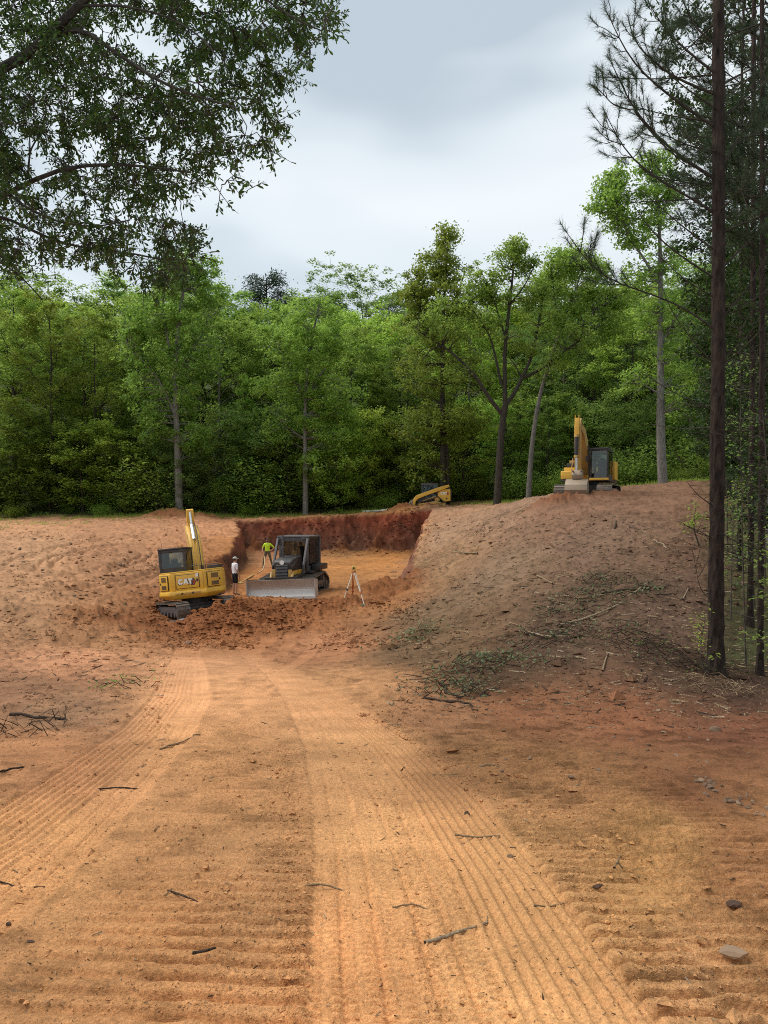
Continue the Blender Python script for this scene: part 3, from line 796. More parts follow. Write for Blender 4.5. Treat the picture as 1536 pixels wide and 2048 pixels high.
hero('tall_tree', 66.0, [([(359, 1030), (357, 960), (356, 900), (352, 830), (350, 760), (352, 690), (360, 620), (372, 545)], 17, 5),
                         ([(352, 835), (330, 780), (300, 735), (255, 690)], 7, 2), ([(350, 770), (375, 710), (410, 660)], 6, 2), ([(351, 740), (335, 680), (325, 610)], 6, 2)],
     [(400, 545, 35, 9), (360, 520, 30, 6), (425, 590, 30, 6), (330, 570, 35, 6), (300, 640, 50, 10), (390, 660, 45, 10), (345, 620, 45, 8), (270, 690, 35, 8), (420, 720, 40, 8), (330, 720, 50, 9), (380, 790, 40, 7), (310, 850, 35, 5), (385, 880, 35, 6), (300, 790, 45, 8)],
     13000, BARK_GREY, LEAF_MID, 0.26, 'tall tree with a pale grey trunk standing behind the yellow excavator boom', 11)
hero('slim_tree', 66.0, [([(611, 1022), (611, 960), (610, 880), (611, 800), (614, 720), (628, 660), (640, 600)], 12, 3), ([(611, 800), (585, 745), (560, 700)], 5, 2), ([(612, 790), (655, 730), (680, 690)], 5, 2), ([(611, 880), (590, 865), (570, 850)], 4, 2)],
     [(620, 640, 50, 10), (575, 690, 50, 10), (665, 690, 50, 10), (610, 740, 60, 12), (560, 780, 45, 8), (670, 790, 50, 10), (620, 830, 45, 7), (560, 860, 35, 5), (675, 870, 45, 8), (640, 930, 40, 6)],
     12000, BARK_GREY, LEAF_MID, 0.25, 'slim straight tree with a grey trunk behind the bulldozer, above the pit wall', 12)
hero('feathery_tree', 64.0, [([(885, 1020), (886, 950), (886, 850), (884, 760), (886, 680), (888, 600), (892, 530), (896, 480)], 14, 3), ([(897, 1020), (896, 950), (895, 900), (890, 840)], 8, 4), ([(885, 700), (850, 640), (825, 590)], 5, 2), ([(887, 640), (915, 590), (930, 545)], 5, 2)],
     [(895, 480, 22, 5), (880, 520, 35, 7), (905, 550, 30, 6), (850, 560, 35, 8), (825, 595, 28, 6), (880, 600, 45, 9), (920, 615, 35, 6), (845, 650, 45, 8), (900, 680, 50, 8), (850, 740, 55, 9), (920, 750, 50, 8), (870, 830, 60, 10), (930, 850, 40, 6), (830, 860, 45, 7), (870, 930, 60, 9)],
     12500, BARK_DARK, LEAF_LIGHT, 0.25, 'tall feathery fresh green tree rising above the skid loader, left of the forked oak', 13, 0.6)
hero('forked_oak', 57.0, [([(993, 1012), (997, 960), (1000, 900), (1004, 850), (1010, 812)], 16, 13),
                          ([(1006, 830), (980, 800), (950, 750), (915, 715), (885, 690), (850, 675), (835, 660)], 9, 2),
                          ([(1010, 815), (1010, 770), (1008, 720), (1013, 660), (1020, 600), (1026, 550), (1030, 490)], 10, 3),
                          ([(1010, 812), (1035, 780), (1043, 755), (1065, 715), (1075, 660), (1085, 600)], 9, 2.5),
                          ([(1003, 770), (990, 710), (980, 670), (960, 640), (945, 620)], 6, 2),
                          ([(1048, 755), (1090, 735), (1130, 700), (1170, 675), (1200, 650)], 6, 2),
                          ([(1043, 755), (1030, 730), (1018, 715)], 4, 1.5), ([(1020, 610), (1050, 570), (1070, 530)], 4, 1.5), ([(1012, 680), (1000, 640), (985, 590)], 5, 1.5), ([(885, 690), (860, 700), (845, 720)], 3, 1.5)],
     [(1030, 495, 24, 7), (1010, 525, 26, 5), (1050, 530, 24, 5), (965, 560, 34, 10), (945, 600, 32, 7), (990, 600, 26, 5), (1075, 590, 28, 5), (1040, 600, 24, 3), (850, 655, 26, 6), (890, 665, 28, 5), (940, 640, 35, 6), (985, 650, 30, 4), (1080, 640, 35, 5), (1060, 690, 30, 3), (1150, 670, 40, 6), (915, 740, 24, 3), (1095, 730, 30, 4), (880, 610, 24, 3)],
     8200, BARK_DARK, LEAF_MID, 0.21, 'forked oak with dark spreading limbs and a thin open crown behind the hill', 14, 0.5)
hero('arching_tree', 59.0, [([(1056, 1005), (1059, 950), (1062, 900), (1070, 840), (1080, 780), (1100, 720), (1125, 650), (1150, 580), (1165, 540)], 12, 3), ([(1100, 720), (1150, 660), (1200, 610), (1240, 590)], 5, 2), ([(1120, 660), (1110, 600), (1105, 560)], 4, 2)],
     [(1160, 525, 34, 10), (1120, 535, 32, 9), (1195, 545, 24, 5), (1105, 570, 32, 7), (1200, 600, 34, 8), (1240, 595, 26, 5), (1150, 610, 34, 7), (1110, 640, 30, 5), (1180, 660, 34, 6), (1230, 640, 32, 6), (1120, 720, 34, 5)],
     8500, BARK_GREY, LEAF_MID, 0.22, 'pale trunked tree arching right from beside the forked oak', 15, 0.58)
hero('slender_poplar', 47.0, [([(1326, 975), (1322, 920), (1320, 850), (1322, 760), (1320, 650), (1322, 540), (1318, 430), (1310, 330)], 20, 3), ([(1321, 570), (1290, 520), (1262, 480), (1238, 420), (1225, 370)], 6, 2), ([(1318, 450), (1335, 400), (1345, 350)], 4, 1.5), ([(1320, 690), (1350, 640), (1375, 600)], 5, 2), ([(1321, 790), (1290, 770), (1255, 765)], 4, 1.5)],
     [(1225, 370, 26, 8), (1215, 410, 30, 9), (1245, 440, 28, 7), (1240, 350, 18, 4), (1270, 480, 26, 5), (1308, 330, 28, 8), (1300, 380, 32, 8), (1335, 400, 24, 5), (1310, 440, 30, 6), (1280, 550, 30, 5), (1340, 520, 34, 6), (1350, 610, 36, 6), (1300, 640, 32, 5), (1270, 760, 30, 4), (1345, 720, 36, 5), (1375, 660, 30, 4), (1360, 800, 34, 4)],
     8500, BARK_GREY, LEAF_MID, 0.20, 'slender tall poplar with a grey trunk right of the standing excavator', 16, 0.5)

# ---- dark pines on the skyline
def far_pine(seed, H=20.0):
    rng = np.random.RandomState(seed)
    trunk = np.stack([np.zeros(6), np.zeros(6), np.linspace(0, H * 0.97, 6)], 1)
    paths = [(trunk, np.linspace(0.25, 0.06, 6))]; cl = []
    for i in range(46):
        f = rng.rand() ** 0.8; z = H * (0.62 + 0.36 * f); rr = 3.0 * math.sqrt(max(0.05, 1 - ((f - 0.4) / 0.68) ** 2)) * (0.5 + 0.6 * rng.rand()); az = rng.rand() * 6.28
        b = np.array([math.cos(az) * rr, math.sin(az) * rr, z + rr * 0.25])
        paths.append((bez([0, 0, z], b, 4, 0.1), np.linspace(0.06, 0.015, 4))); cl += [b, b * np.array([0.65, 0.65, 1])]
    cl = np.array(cl); cen = np.repeat(cl, 60, 0); off = rng.randn(len(cen), 3) * 0.42; off[:, 2] *= 0.6
    lv, lf = kites(cen + off, np.full(len(cen), 0.34), rng, 0.15, 0.25)
    tv, tf = tubes(paths, 5)
    return tv, tf, lv, lf
fp = mk_tree('pine_tree', far_pine(3), BARK_DARK, NEEDLE_DARK)
for i, (px, d, t, lb, s_) in enumerate([(533, 118, 548, 'dark round-topped pine standing highest on the skyline above the pit', 1.15), (575, 120, 588, 'dark pine on the skyline just right of the highest pine', 0.9), (660, 122, 590, 'dark pine top on the skyline above the slim grey trunk', 0.9), (405, 116, 600, 'dark pine on the skyline beside the tall grey-trunked tree', 1.1), (790, 118, 598, 'dark pine top on the skyline left of the feathery tree', 0.9)]):
    o = place_tree(fp, i == 0, px, d, t, i * 1.3, 20.0, lb, 'pines on the skyline', sx=s_)

# ---- shrubs at the foot of the wood
def shrub(seed, H=1.6, n=3400, size=0.11):
    rng = np.random.RandomState(seed); paths = []; cl = []
    for i in range(16):
        az = rng.rand() * 6.28; r_ = 0.5 + 0.9 * rng.rand(); z = H * (0.3 + 0.7 * rng.rand())
        b = np.array([math.cos(az) * r_, math.sin(az) * r_, z]); paths.append((bez([0, 0, -0.1], b, 5, 0.2, rng, 0.05), np.linspace(0.03, 0.008, 5))); cl += [b, b * 0.6]
    cl = np.array(cl); cen = np.repeat(cl, n // len(cl), 0); off = rng.randn(len(cen), 3) * np.array([0.32, 0.32, 0.24])
    lv, lf = kites(np.maximum(cen + off, [-9, -9, 0.03]), np.full(len(cen), size), rng, 0.45)
    tv, tf = tubes(paths, 5)
    return tv, tf, lv, lf
SH = [mk_tree('shrub', shrub(s), BARK_TWIG, LEAF_MID) for s in (21, 22, 23)]
for s_ in SH:
    for ch in s_.children:
        if ch.name.startswith('trunk'): ch.name = 'stem'
        else: ch.name = 'foliage'
_su = [False] * 3
rng = np.random.RandomState(5)
def zone(px):
    return ('left of the tall grey trunk' if px < 350 else 'behind the pit, left of the slim grey trunk' if px < 610 else 'behind the pit, right of the slim grey trunk' if px < 820 else 'behind the hill, left of the standing excavator' if px < 1110 else 'behind the hill, right of the standing excavator')
for i, px in enumerate(sorted(-20 + j * 23.5 + rng.randn() * 8 for j in range(63) if j % 5 not in (1, 3))):
    k = i % 3
    if px > 1460: continue
    d = np.interp(px, [0, 800, 950, 1100, 1200, 1330, 1450], [66.5, 66.5, 63, 60, 56, 51, 48]) + rng.rand() * 4.5 + (2.5 if 790 < px < 930 else 0)
    o = SH[k] if not _su[k] else copy_tree(SH[k]); _su[k] = True
    x = (px - 768) / F * d; s_ = (0.45 + 0.9 * rng.rand()) * (1.0 if i % 3 else 2.0)
    o.location = (x, d, gz(x, d) - 0.05); o.rotation_euler = (0, 0, rng.rand() * 6.28); o.scale = (s_ * 1.2, s_ * 1.2, s_)
    lm = [LEAF_MID, LEAF_LIGHT, LEAF_LIGHT, LEAF_MID][int(rng.rand() * 4)] if px < 1000 else LEAF_MID
    for ch in o.children:
        if 'foliage' in ch.name: ch.material_slots[0].link = 'OBJECT'; ch.material_slots[0].material = lm
    tag(o, nth(i + 1) + ' shrub from the left along the foot of the wood', 'shrub', 'shrubs at the foot of the wood ' + zone(px))
# ------------------------------------------------------------------ near trees: overhanging oak, pines, saplings
def oak():
    rng = np.random.RandomState(77)
    D = 7.2
    base = np.array([-6.2, 7.6, gz(-6.2, 7.6) - 0.2])
    root = empty('overhanging_oak', base)
    limbs = [  # pixel path with depth, width in pixels; each starts at the trunk outside the picture
        ([(-520, 330, 7.6), (-250, 240, 7.4), (0, 140, 7.2), (70, 112, 7.0), (110, 60, 6.9), (150, 12, 6.8), (230, -60, 6.6), (330, -110, 6.4)], 40, 15),
        ([(95, 80, 7.0), (130, 58, 6.9), (175, 60, 6.8), (215, 95, 6.7), (270, 130, 6.6), (320, 165, 6.5), (400, 195, 6.4), (470, 215, 6.3)], 13, 4),
        ([(-520, 480, 7.6), (-200, 450, 7.5), (0, 405, 7.3), (60, 358, 7.2), (110, 336, 7.1), (200, 326, 6.9), (290, 330, 6.7), (380, 345, 6.6)], 26, 4),
        ([(20, 390, 7.3), (60, 420, 7.1), (120, 445, 6.9), (190, 455, 6.7), (260, 440, 6.6)], 8, 3),
        ([(-200, 450, 7.5), (0, 425, 7.5), (60, 460, 7.4), (130, 490, 7.2), (200, 500, 7.1), (300, 510, 7.0), (380, 540, 6.9)], 11, 3),
        ([(-260, 480, 7.6), (-100, 500, 7.8), (0, 520, 7.9), (50, 560, 7.9), (85, 600, 7.9)], 8, 3),
        ([(55, 358, 7.2), (60, 300, 7.2), (85, 260, 7.2), (95, 210, 7.2)], 6, 2), ([(60, 300, 7.2), (58, 240, 7.3), (52, 190, 7.3)], 4, 2),
        ([(330, -110, 6.4), (420, -60, 6.3), (520, -10, 6.2), (590, 40, 6.2), (640, 60, 6.2)], 10, 3), ([(150, 12, 6.8), (240, 10, 6.6), (330, 30, 6.5), (400, 70, 6.4), (440, 120, 6.3)], 7, 3)]
    paths = []; allp = []
    for pts, w0, w1 in limbs:
        w = smooth_path(np.array([np.array(P(*q)) for q in pts]), 18)
        paths.append((w, np.linspace(w0 * 0.8, w1 * 0.8, 18) * 7.0 / F * 0.5)); allp.append(w)
    allp = np.concatenate(allp)
    tk = np.array([base, base + [0.05, 0, 1.6], base + [0.1, 0, 3.4], base + [0.1, -0.05, 5.2], base + [-0.1, 0.1, 8.5], base + [0.2, 0, 11]])
    paths.append((smooth_path(tk, 12), np.linspace(0.30, 0.10, 12)))
    poly = np.array([(-120, -140), (690, -140), (665, 10), (662, 60), (640, 100), (605, 90), (580, 160), (545, 175), (540, 200), (560, 250), (535, 290), (490, 310), (455, 300), (430, 320), (405, 350), (395, 390), (385, 430), (400, 475), (400, 520), (385, 560), (300, 570), (230, 540), (165, 520), (80, 510), (20, 535), (-120, 540)], float)
    def inside(p):
        x, y = p; c = False; j = len(poly) - 1
        for i in range(len(poly)):
            if (poly[i, 1] > y) != (poly[j, 1] > y) and x < (poly[j, 0] - poly[i, 0]) * (y - poly[i, 1]) / (poly[j, 1] - poly[i, 1]) + poly[i, 0]: c = not c
            j = i
        return c
    holes = [(285, 75, 48), (345, 110, 28), (215, 170, 22), (30, 205, 18), (300, 245, 26), (45, 280, 30), (75, 330, 24), (175, 300, 30), (450, 240, 26), (60, 520, 20), (130, 400, 22), (240, 410, 26), (340, 420, 26), (50, 450, 26), (500, 130, 18), (260, 480, 18), (110, 250, 16)]
    groups = []
    tries = 0
    while len(groups) < 470 and tries < 60000:
        tries += 1
        p = (rng.uniform(-120, 690), rng.uniform(-140, 570))
        if not inside(p): continue
        if any((p[0] - h[0]) ** 2 + (p[1] - h[1]) ** 2 < (h[2] * 1.1) ** 2 for h in holes): continue
        dens = np.interp(p[1], [-140, 250, 400, 560], [1.0, 1.0, 0.72, 0.55]) * np.interp(p[0], [-120, 330, 450, 680], [1, 1, 0.6, 0.7])
        if rng.rand() > dens: continue
        if any((p[0] - g[0]) ** 2 + (p[1] - g[1]) ** 2 < 13.5 ** 2 for g in groups): continue
        groups.append((p[0], p[1], rng.uniform(6.5, 8.9)))
    for q in [(545, 275, 6.2), (500, 290, 6.2), (470, 330, 6.2), (455, 360, 6.1), (505, 375, 6.15), (440, 385, 6.1), (540, 300, 6.2), (620, 100, 6.2), (600, 120, 6.2), (655, 60, 6.2)]: groups.append(q)
    LC = []; LDv = []; LNv = []; LL_ = []
    edgeset = set(groups[-10:])
    _c = np.array([np.array(P(*g_)) for g_ in groups]); _dl = np.array([((allp - c) ** 2).sum(1).min() for c in _c])
    groups = [groups[i] for i in np.argsort(_dl)]
    for gi, (px, py, d) in enumerate(groups):
        c = np.array(P(px, py, d)); 
        k = np.argmin(((allp - c) ** 2).sum(1)); 
        b_ = bez(allp[k], c, 5, 0.02, rng, 0.02)
        paths.append((b_, np.linspace(0.0065, 0.003, 5))); 
        outv = c - b_[0]; outv /= np.linalg.norm(outv) + 1e-6
        edge = (px, py, d) in edgeset
        allp = np.concatenate([allp, b_[2:]])
        nt = 3 if edge else rng.randint(11, 16)
        for t in range(nt):
            dv = outv * 0.5 + rng.randn(3) * 0.6 + np.array([0, 0, -0.25]); dv /= np.linalg.norm(dv)
            tl = rng.uniform(0.10, 0.20) if edge else rng.uniform(0.10, 0.30)
            tip = c + dv * tl
            paths.append((bez(c, tip, 3), np.linspace(0.004, 0.002, 3)))
            nl = rng.randint(9, 14)
            tt = rng.uniform(0.25, 1.0, nl)[:, None]
            pos = c + dv * tl * tt
            ld = dv * 0.7 + rng.randn(nl, 3) * 0.75; ld[:, 2] -= 0.15; ld /= np.linalg.norm(ld, axis=1)[:, None]
            nv = rng.randn(nl, 3); nv[:, 2] = np.abs(nv[:, 2]) + 0.8; nv -= (nv * ld).sum(1)[:, None] * ld; nv /= np.linalg.norm(nv, axis=1)[:, None]
            LC.append(pos); LDv.append(ld); LNv.append(nv); LL_.append(rng.uniform(0.036, 0.066, nl))
    LC = np.concatenate(LC); LDv = np.concatenate(LDv); LNv = np.concatenate(LNv); LL_ = np.concatenate(LL_)
    lv, lf = lobed(LC - base, LDv, LNv, LL_, LL_ * 0.38)
    paths = [(p - base, r) for p, r in paths]
    tv, tf = tubes(paths[:11], 8); tv2, tf2 = tubes(paths[11:], 3)
    link_mesh('trunk', np_mesh('trunk', tv, tf, BARK_DARK), root)
    o_ = link_mesh('twigs', np_mesh('twigs', tv2, tf2, BARK_TWIG), root); o_['kind'] = 'stuff'
    link_mesh('crown', np_mesh('crown', lv, lf, LEAF_OAK, smooth=False), root)
    tag(root, 'dark leafy oak boughs hanging into the top left corner of the picture', 'tree')
oak()

def needle_tufts(tips, dirs, rng, n=46, L=0.17, w=0.0035, cone=0.9, back=0.22):
    """bundles of long needles round the ends of shoots; every needle a thin triangle"""
    T = np.repeat(tips, n, 0); Dv = np.repeat(dirs, n, 0); m = len(T)
    d = Dv * 0.75 + rng.randn(m, 3) * 0.55 * cone; d /= np.linalg.norm(d, axis=1)[:, None]
    b = T - Dv * (rng.rand(m)[:, None] * back)
    s = np.cross(d, rng.randn(m, 3)); s /= np.linalg.norm(s, axis=1)[:, None] + 1e-9
    l_ = (L * (0.7 + 0.5 * rng.rand(m)))[:, None]
    tip = b + d * l_; tip[:, 2] -= 0.02 * rng.rand(m)
    v = np.stack([b - s * w, b + s * w, tip], 1).reshape(-1, 3)
    return v, np.arange(3 * m).reshape(m, 3)

def near_pine(name, base_px, base_py, d, top, w0, w1, limbs, label, seed, nn=40, needlem=NEEDLE, dead=26, Hextra=5.0, needles=True, trunkm=BARK_PINE, L=0.16, nw=0.0026):
    rng = np.random.RandomState(seed)
    b = P(base_px, base_py, d); zb = gz(b.x, d) - 0.1
    B = np.array([b.x, d, zb]); root = empty(name, B)
    top_w = np.array(P(top[0], top[1], d)); up = top_w + np.array([0.05, 0, Hextra])
    bw = np.array([b.x, d, zb])
    mid = (bw * 0.5 + top_w * 0.5) + np.array([0.02, 0, 0])
    tr = smooth_path([bw, mid, top_w, up], 150) - B
    rad = np.interp(tr[:, 2], [0, 0.12, 0.3, 0.8, top_w[2] - zb, up[2] - zb], [w0 * 0.95, w0 * 0.72, w0 * 0.58, w0 * 0.5, w1 * 0.5, 0.03 * F / d]) * d / F
    paths = []; tips = []; dirs = []
    def fork(pts, r0, lev=0, tuft=True):
        w = smooth_path(pts, 12); paths.append((w - B, np.linspace(r0, 0.005, 12)))
        Ltot = np.linalg.norm(w[-1] - w[0])
        if not tuft: 
            for _ in range(3):
                t = rng.uniform(0.3, 0.95); q = w[int(t * 11)]; e_ = q + rng.randn(3) * 0.22 + np.array([0, 0, 0.08]) + (w[-1] - w[0]) * 0.12
                paths.append((bez(q, e_, 4, 0, rng, 0.015) - B, np.linspace(0.005, 0.002, 4)))
            return
        tips.append(w[-1]); dv = w[-1] - w[-3]; dirs.append(dv / np.linalg.norm(dv))
        ns = int(2 + Ltot * 3.2)
        for j in range(ns):
            t = rng.uniform(0.38, 0.97); i = int(t * 11); q = w[i]; ax = w[min(i + 1, 11)] - w[max(i - 1, 0)]; ax /= np.linalg.norm(ax)
            dv = ax * 0.7 + rng.randn(3) * 0.45 + np.array([0, 0, 0.35]); dv /= np.linalg.norm(dv)
            l_ = rng.uniform(0.25, 0.65) * min(1.0, 0.5 + Ltot * 0.3); e_ = q + dv * l_
            paths.append((bez(q, e_, 5, -0.05, rng, 0.012) - B, np.linspace(0.008, 0.004, 5)))
            tips.append(e_); d2 = dv + np.array([0, 0, 0.4]); dirs.append(d2 / np.linalg.norm(d2))
            if rng.rand() < 0.5:
                tips.append(q + dv * l_ * 0.55 + rng.randn(3) * 0.06); dirs.append(dirs[-1])
    for pts, r0, tuft in limbs:
        fork(np.array([np.array(P(q[0], q[1], d + (q[2] if len(q) > 2 else 0))) for q in pts]), r0, 0, tuft)
    # limbs to the far side and above the picture
    for i in range(dead):
        z = rng.uniform(0.9, (up[2] - zb) * 0.98); az = rng.rand() * 6.28; live = z > (top_w[2] - zb) * 0.62
        l_ = rng.uniform(0.5, 1.5) if not live else rng.uniform(1.0, 2.2)
        q = B + np.array([np.interp(z, tr[:, 2], tr[:, 0]), np.interp(z, tr[:, 2], tr[:, 1]), z])
        e_ = q + np.array([math.cos(az) * l_, math.sin(az) * l_, l_ * rng.uniform(-0.1, 0.6)])
        fork(np.array([q, q * 0.5 + e_ * 0.5 + np.array([0, 0, -0.06]), e_]), 0.016 if live else 0.009, 0, live)
    tv, tf = tubes([(tr, rad)], 26)
    th_ = np.tile(np.arange(26) / 26 * 6.2832, 150); rr_ = np.repeat(rad, 26); ax_ = np.repeat(tr, 26, 0)
    bump_ = fbm(np.cos(th_) * 4 + 9, tv[:, 2] * 3.2 + np.sin(th_) * 4, 1.0, 3, 0.6, seed * 1.0)
    tv = ax_ + (tv - ax_) * (1 + 0.24 * bump_[:, None])
    # bark plates: push the trunk skin in and out
    link_mesh('trunk', np_mesh('trunk', tv, tf, trunkm), root)
    bv, bf = tubes(paths, 5)
    o_ = link_mesh('branches', np_mesh('branches', bv, bf, BARK_TWIG if not needles else BARK_DARK), root); o_['kind'] = 'stuff'
    if needles and tips:
        nv, nf = needle_tufts(np.array(tips) - B, np.array(dirs), rng, nn, L, nw)
        link_mesh('crown', np_mesh('crown', nv, nf, needlem, smooth=False), root)
    tag(root, label, 'tree')
    return root

near_pine('pine_tree', 1431, 1352, 12.5, (1437, 0), 29, 21, [
    ([(1437, 362), (1400, 340), (1330, 290), (1285, 240), (1262, 215), (1240, 160), (1215, 110)], 0.030, True),
    ([(1437, 258), (1400, 235), (1350, 200), (1300, 160), (1260, 120), (1230, 60), (1212, 20)], 0.028, True),
    ([(1437, 190), (1400, 178), (1340, 150), (1290, 110), (1265, 80), (1255, 30)], 0.026, True),
    ([(1262, 220), (1225, 210), (1200, 180), (1180, 168)], 0.012, True), ([(1270, 222), (1300, 262), (1345, 310), (1437, 358)], 0.02, True),
    ([(1437, 430), (1390, 400), (1320, 362), (1270, 325), (1245, 295), (1220, 245), (1205, 215)], 0.024, True), ([(1250, 290), (1215, 280), (1190, 255)], 0.009, True),
    ([(1437, 150), (1395, 120), (1340, 70), (1310, 30), (1290, -10)], 0.024, True), ([(1437, 95), (1390, 55), (1370, 10), (1350, -30)], 0.022, True),
    ([(1437, 505), (1400, 480), (1350, 440), (1310, 405), (1280, 380)], 0.016, False), ([(1437, 560), (1380, 525), (1320, 480), (1285, 440), (1262, 400)], 0.020, False), ([(1437, 600), (1370, 560), (1310, 505)], 0.014, False),
    ([(1437, 665), (1380, 620), (1300, 585), (1220, 565), (1165, 520), (1140, 470), (1120, 445)], 0.018, True), ([(1165, 520), (1180, 500), (1183, 475)], 0.006, True), ([(1437, 735), (1400, 700), (1340, 620), (1320, 560)], 0.012, False),
    ([(1440, 720), (1490, 680), (1530, 620)], 0.016, False), ([(1440, 640), (1500, 570), (1540, 500)], 0.018, False), ([(1440, 540), (1500, 480), (1560, 420)], 0.02, True), ([(1440, 340), (1480, 270), (1530, 200)], 0.02, True), ([(1440, 240), (1490, 200), (1540, 160)], 0.02, True),
    ([(1440, 900), (1480, 850), (1520, 800)], 0.012, False), ([(1430, 1015), (1395, 990), (1375, 965)], 0.010, False), ([(1430, 1080), (1395, 1060), (1370, 1050)], 0.007, False), ([(1432, 1210), (1400, 1180), (1385, 1100)], 0.006, False), ([(1440, 1000), (1480, 985), (1510, 975)], 0.007, False)],
    'near pine with a dark straight trunk standing at the right of the hill', 31, 80)
near_pine('pine_tree', 1500, 1258, 16.5, (1508, 0), 11, 8, [], 'slim pine behind the near pine, its trunk base half hidden', 32, 44, NEEDLE_DARK, 60, 4.0)
near_pine('pine_tree', 1520, 1345, 12.8, (1524, 0), 12, 8, [], 'slim dark pine at the right edge, closest to the near pine', 33, 44, NEEDLE_DARK, 56, 3.0)
near_pine('pine_tree', 1580, 1300, 14.0, (1560, 0), 22, 18, [([(1560, 420), (1500, 380), (1460, 330)], 0.02, True), ([(1560, 300), (1500, 240), (1465, 200)], 0.02, True), ([(1560, 120), (1500, 60), (1470, 20)], 0.02, True), ([(1560, 520), (1510, 500), (1470, 470)], 0.02, True), ([(1560, 220), (1510, 150), (1480, 110)], 0.02, True)], 'pine just outside the right edge whose boughs darken the corner', 34, 60, NEEDLE_DARK, 90, 3.0, L=0.19, nw=0.004)
near_pine('pine_tree', 1478, 1180, 21.0, (1484, 150), 8, 5, [], 'thin pine pole farther back between the near pines', 35, 44, NEEDLE_DARK, 60, 2.0)

def sapling(px, py, d, top_px, top_py, n, label, seed, leafm, spread=0.6, size=0.06, cat='sapling', lo=0.3, droop=0.2, wid=4):
    rng = np.random.RandomState(seed)
    b = P(px, py, d); zb = gz(b.x, d) - 0.05; B = np.array([b.x, d, zb]); root = empty('sapling', B)
    t = np.array(P(top_px, top_py, d)); st = smooth_path([B, B * 0.55 + t * 0.45 + rng.randn(3) * 0.08, t], 12) - B
    paths = [(st, np.linspace(wid * d / F * 0.5, 0.005, 12))]; cl = []
    for i in range(n):
        k = rng.uniform(lo, 1.0); q = np.array([np.interp(k, np.linspace(0, 1, 12), st[:, c]) for c in range(3)])
        az = rng.rand() * 6.28; l_ = spread * rng.uniform(0.4, 1.0) * (1.15 - 0.6 * k)
        e_ = q + np.array([math.cos(az) * l_, math.sin(az) * l_, l_ * rng.uniform(0.0, 0.5)])
        br = bez(q, e_, 5, 0.04, rng, 0.02); paths.append((br, np.linspace(0.006, 0.002, 5)))
        m = rng.randint(8, 16); tt = rng.uniform(0.3, 1.0, m)
        cl.append(np.stack([np.interp(tt, np.linspace(0, 1, 5), br[:, c]) for c in range(3)], 1) + rng.randn(m, 3) * 0.06)
    cl = np.concatenate(cl)
    lv, lf = kites(cl, np.full(len(cl), size), rng, 0.6, 0.6, droop)
    tv, tf = tubes(paths, 5)
    link_mesh('stem', np_mesh('stem', tv, tf, BARK_TWIG), root); link_mesh('foliage', np_mesh('foliage', lv, lf, leafm, smooth=False), root)
    return tag(root, label, cat, 'saplings among the right hand pines')
sapling(1492, 1340, 13.3, 1480, 700, 60, 'leafy sapling with yellow-green leaves right beside the near pine trunk', 51, LEAF_DARK, 0.6)
sapling(1545, 1330, 12.0, 1525, 820, 46, 'leafy sapling at the right edge below the pine boughs', 52, LEAF_SHADE, 0.7)
sapling(1462, 1260, 16.5, 1470, 960, 36, 'low sapling behind the near pine trunk', 53, LEAF_MID, 0.8)
sapling(1416, 1345, 12.2, 1410, 1235, 10, 'sprig of pale leaves at the foot of the near pine', 54, LEAF_LIGHT, 0.3, 0.05)
sapling(1510, 1230, 18, 1500, 760, 56, 'tall sapling deep between the slim pines', 55, LEAF_SHADE, 1.0, 0.1)
sapling(1530, 1190, 20, 1540, 560, 70, 'tallest dark sapling at the right edge', 56, LEAF_SHADE, 1.3, 0.12)
sapling(1455, 1150, 23, 1452, 640, 60, 'slender dark sapling seen just right of the near pine trunk', 57, LEAF_SHADE, 1.2, 0.12)
sapling(1560, 1420, 9.5, 1545, 1060, 24, 'small leafy sapling cut by the right edge above the red soil', 58, LEAF_MID, 0.45)
sapling(1400, 1120, 24, 1392, 1010, 16, 'small sapling left of the near pine on the hill', 59, LEAF_MID, 0.6, 0.09)

# broad-leaved trees that close the right edge behind the pines
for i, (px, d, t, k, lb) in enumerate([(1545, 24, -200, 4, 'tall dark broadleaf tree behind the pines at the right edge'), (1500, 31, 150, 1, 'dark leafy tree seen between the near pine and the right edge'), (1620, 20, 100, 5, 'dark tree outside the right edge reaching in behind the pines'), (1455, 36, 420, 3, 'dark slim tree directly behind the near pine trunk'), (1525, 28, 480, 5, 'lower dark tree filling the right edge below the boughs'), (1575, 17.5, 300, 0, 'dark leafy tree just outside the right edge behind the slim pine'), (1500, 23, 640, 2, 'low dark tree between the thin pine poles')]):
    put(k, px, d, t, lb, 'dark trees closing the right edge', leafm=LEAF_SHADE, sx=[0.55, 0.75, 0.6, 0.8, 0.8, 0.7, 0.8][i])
# ------------------------------------------------------------------ machines
YEL = paint('machine yellow', (0.74, 0.42, 0.035), 0.40, 0, 0.32)
YEL_D = paint('dusty machine yellow', (0.50, 0.29, 0.05), 0.55, 0, 0.75)
BLK = paint('black steel', (0.018, 0.018, 0.02), 0.5, 0, 0.20)
GRY = paint('dark grey steel', (0.065, 0.07, 0.078), 0.5, 0, 0.25)
RUB = paint('dark rubber', (0.02, 0.019, 0.018), 0.8, 0, 0.35)
STEEL = paint('muddy track steel', (0.13, 0.115, 0.10), 0.6, 0.5, 0.75, (0.27, 0.19, 0.13), 5, 0.2)
BLADE = paint('polished blade steel', (0.50, 0.48, 0.455), 0.45, 0.2, 0.35, (0.20, 0.12, 0.07), 1.6)
BLADE_LIT = paint('polished steel with painted light', (0.62, 0.60, 0.57), 0.5, 0.15, 0.2, (0.25, 0.16, 0.1), 3)  # edge and lower blade face: polish plus skylight put into the colour
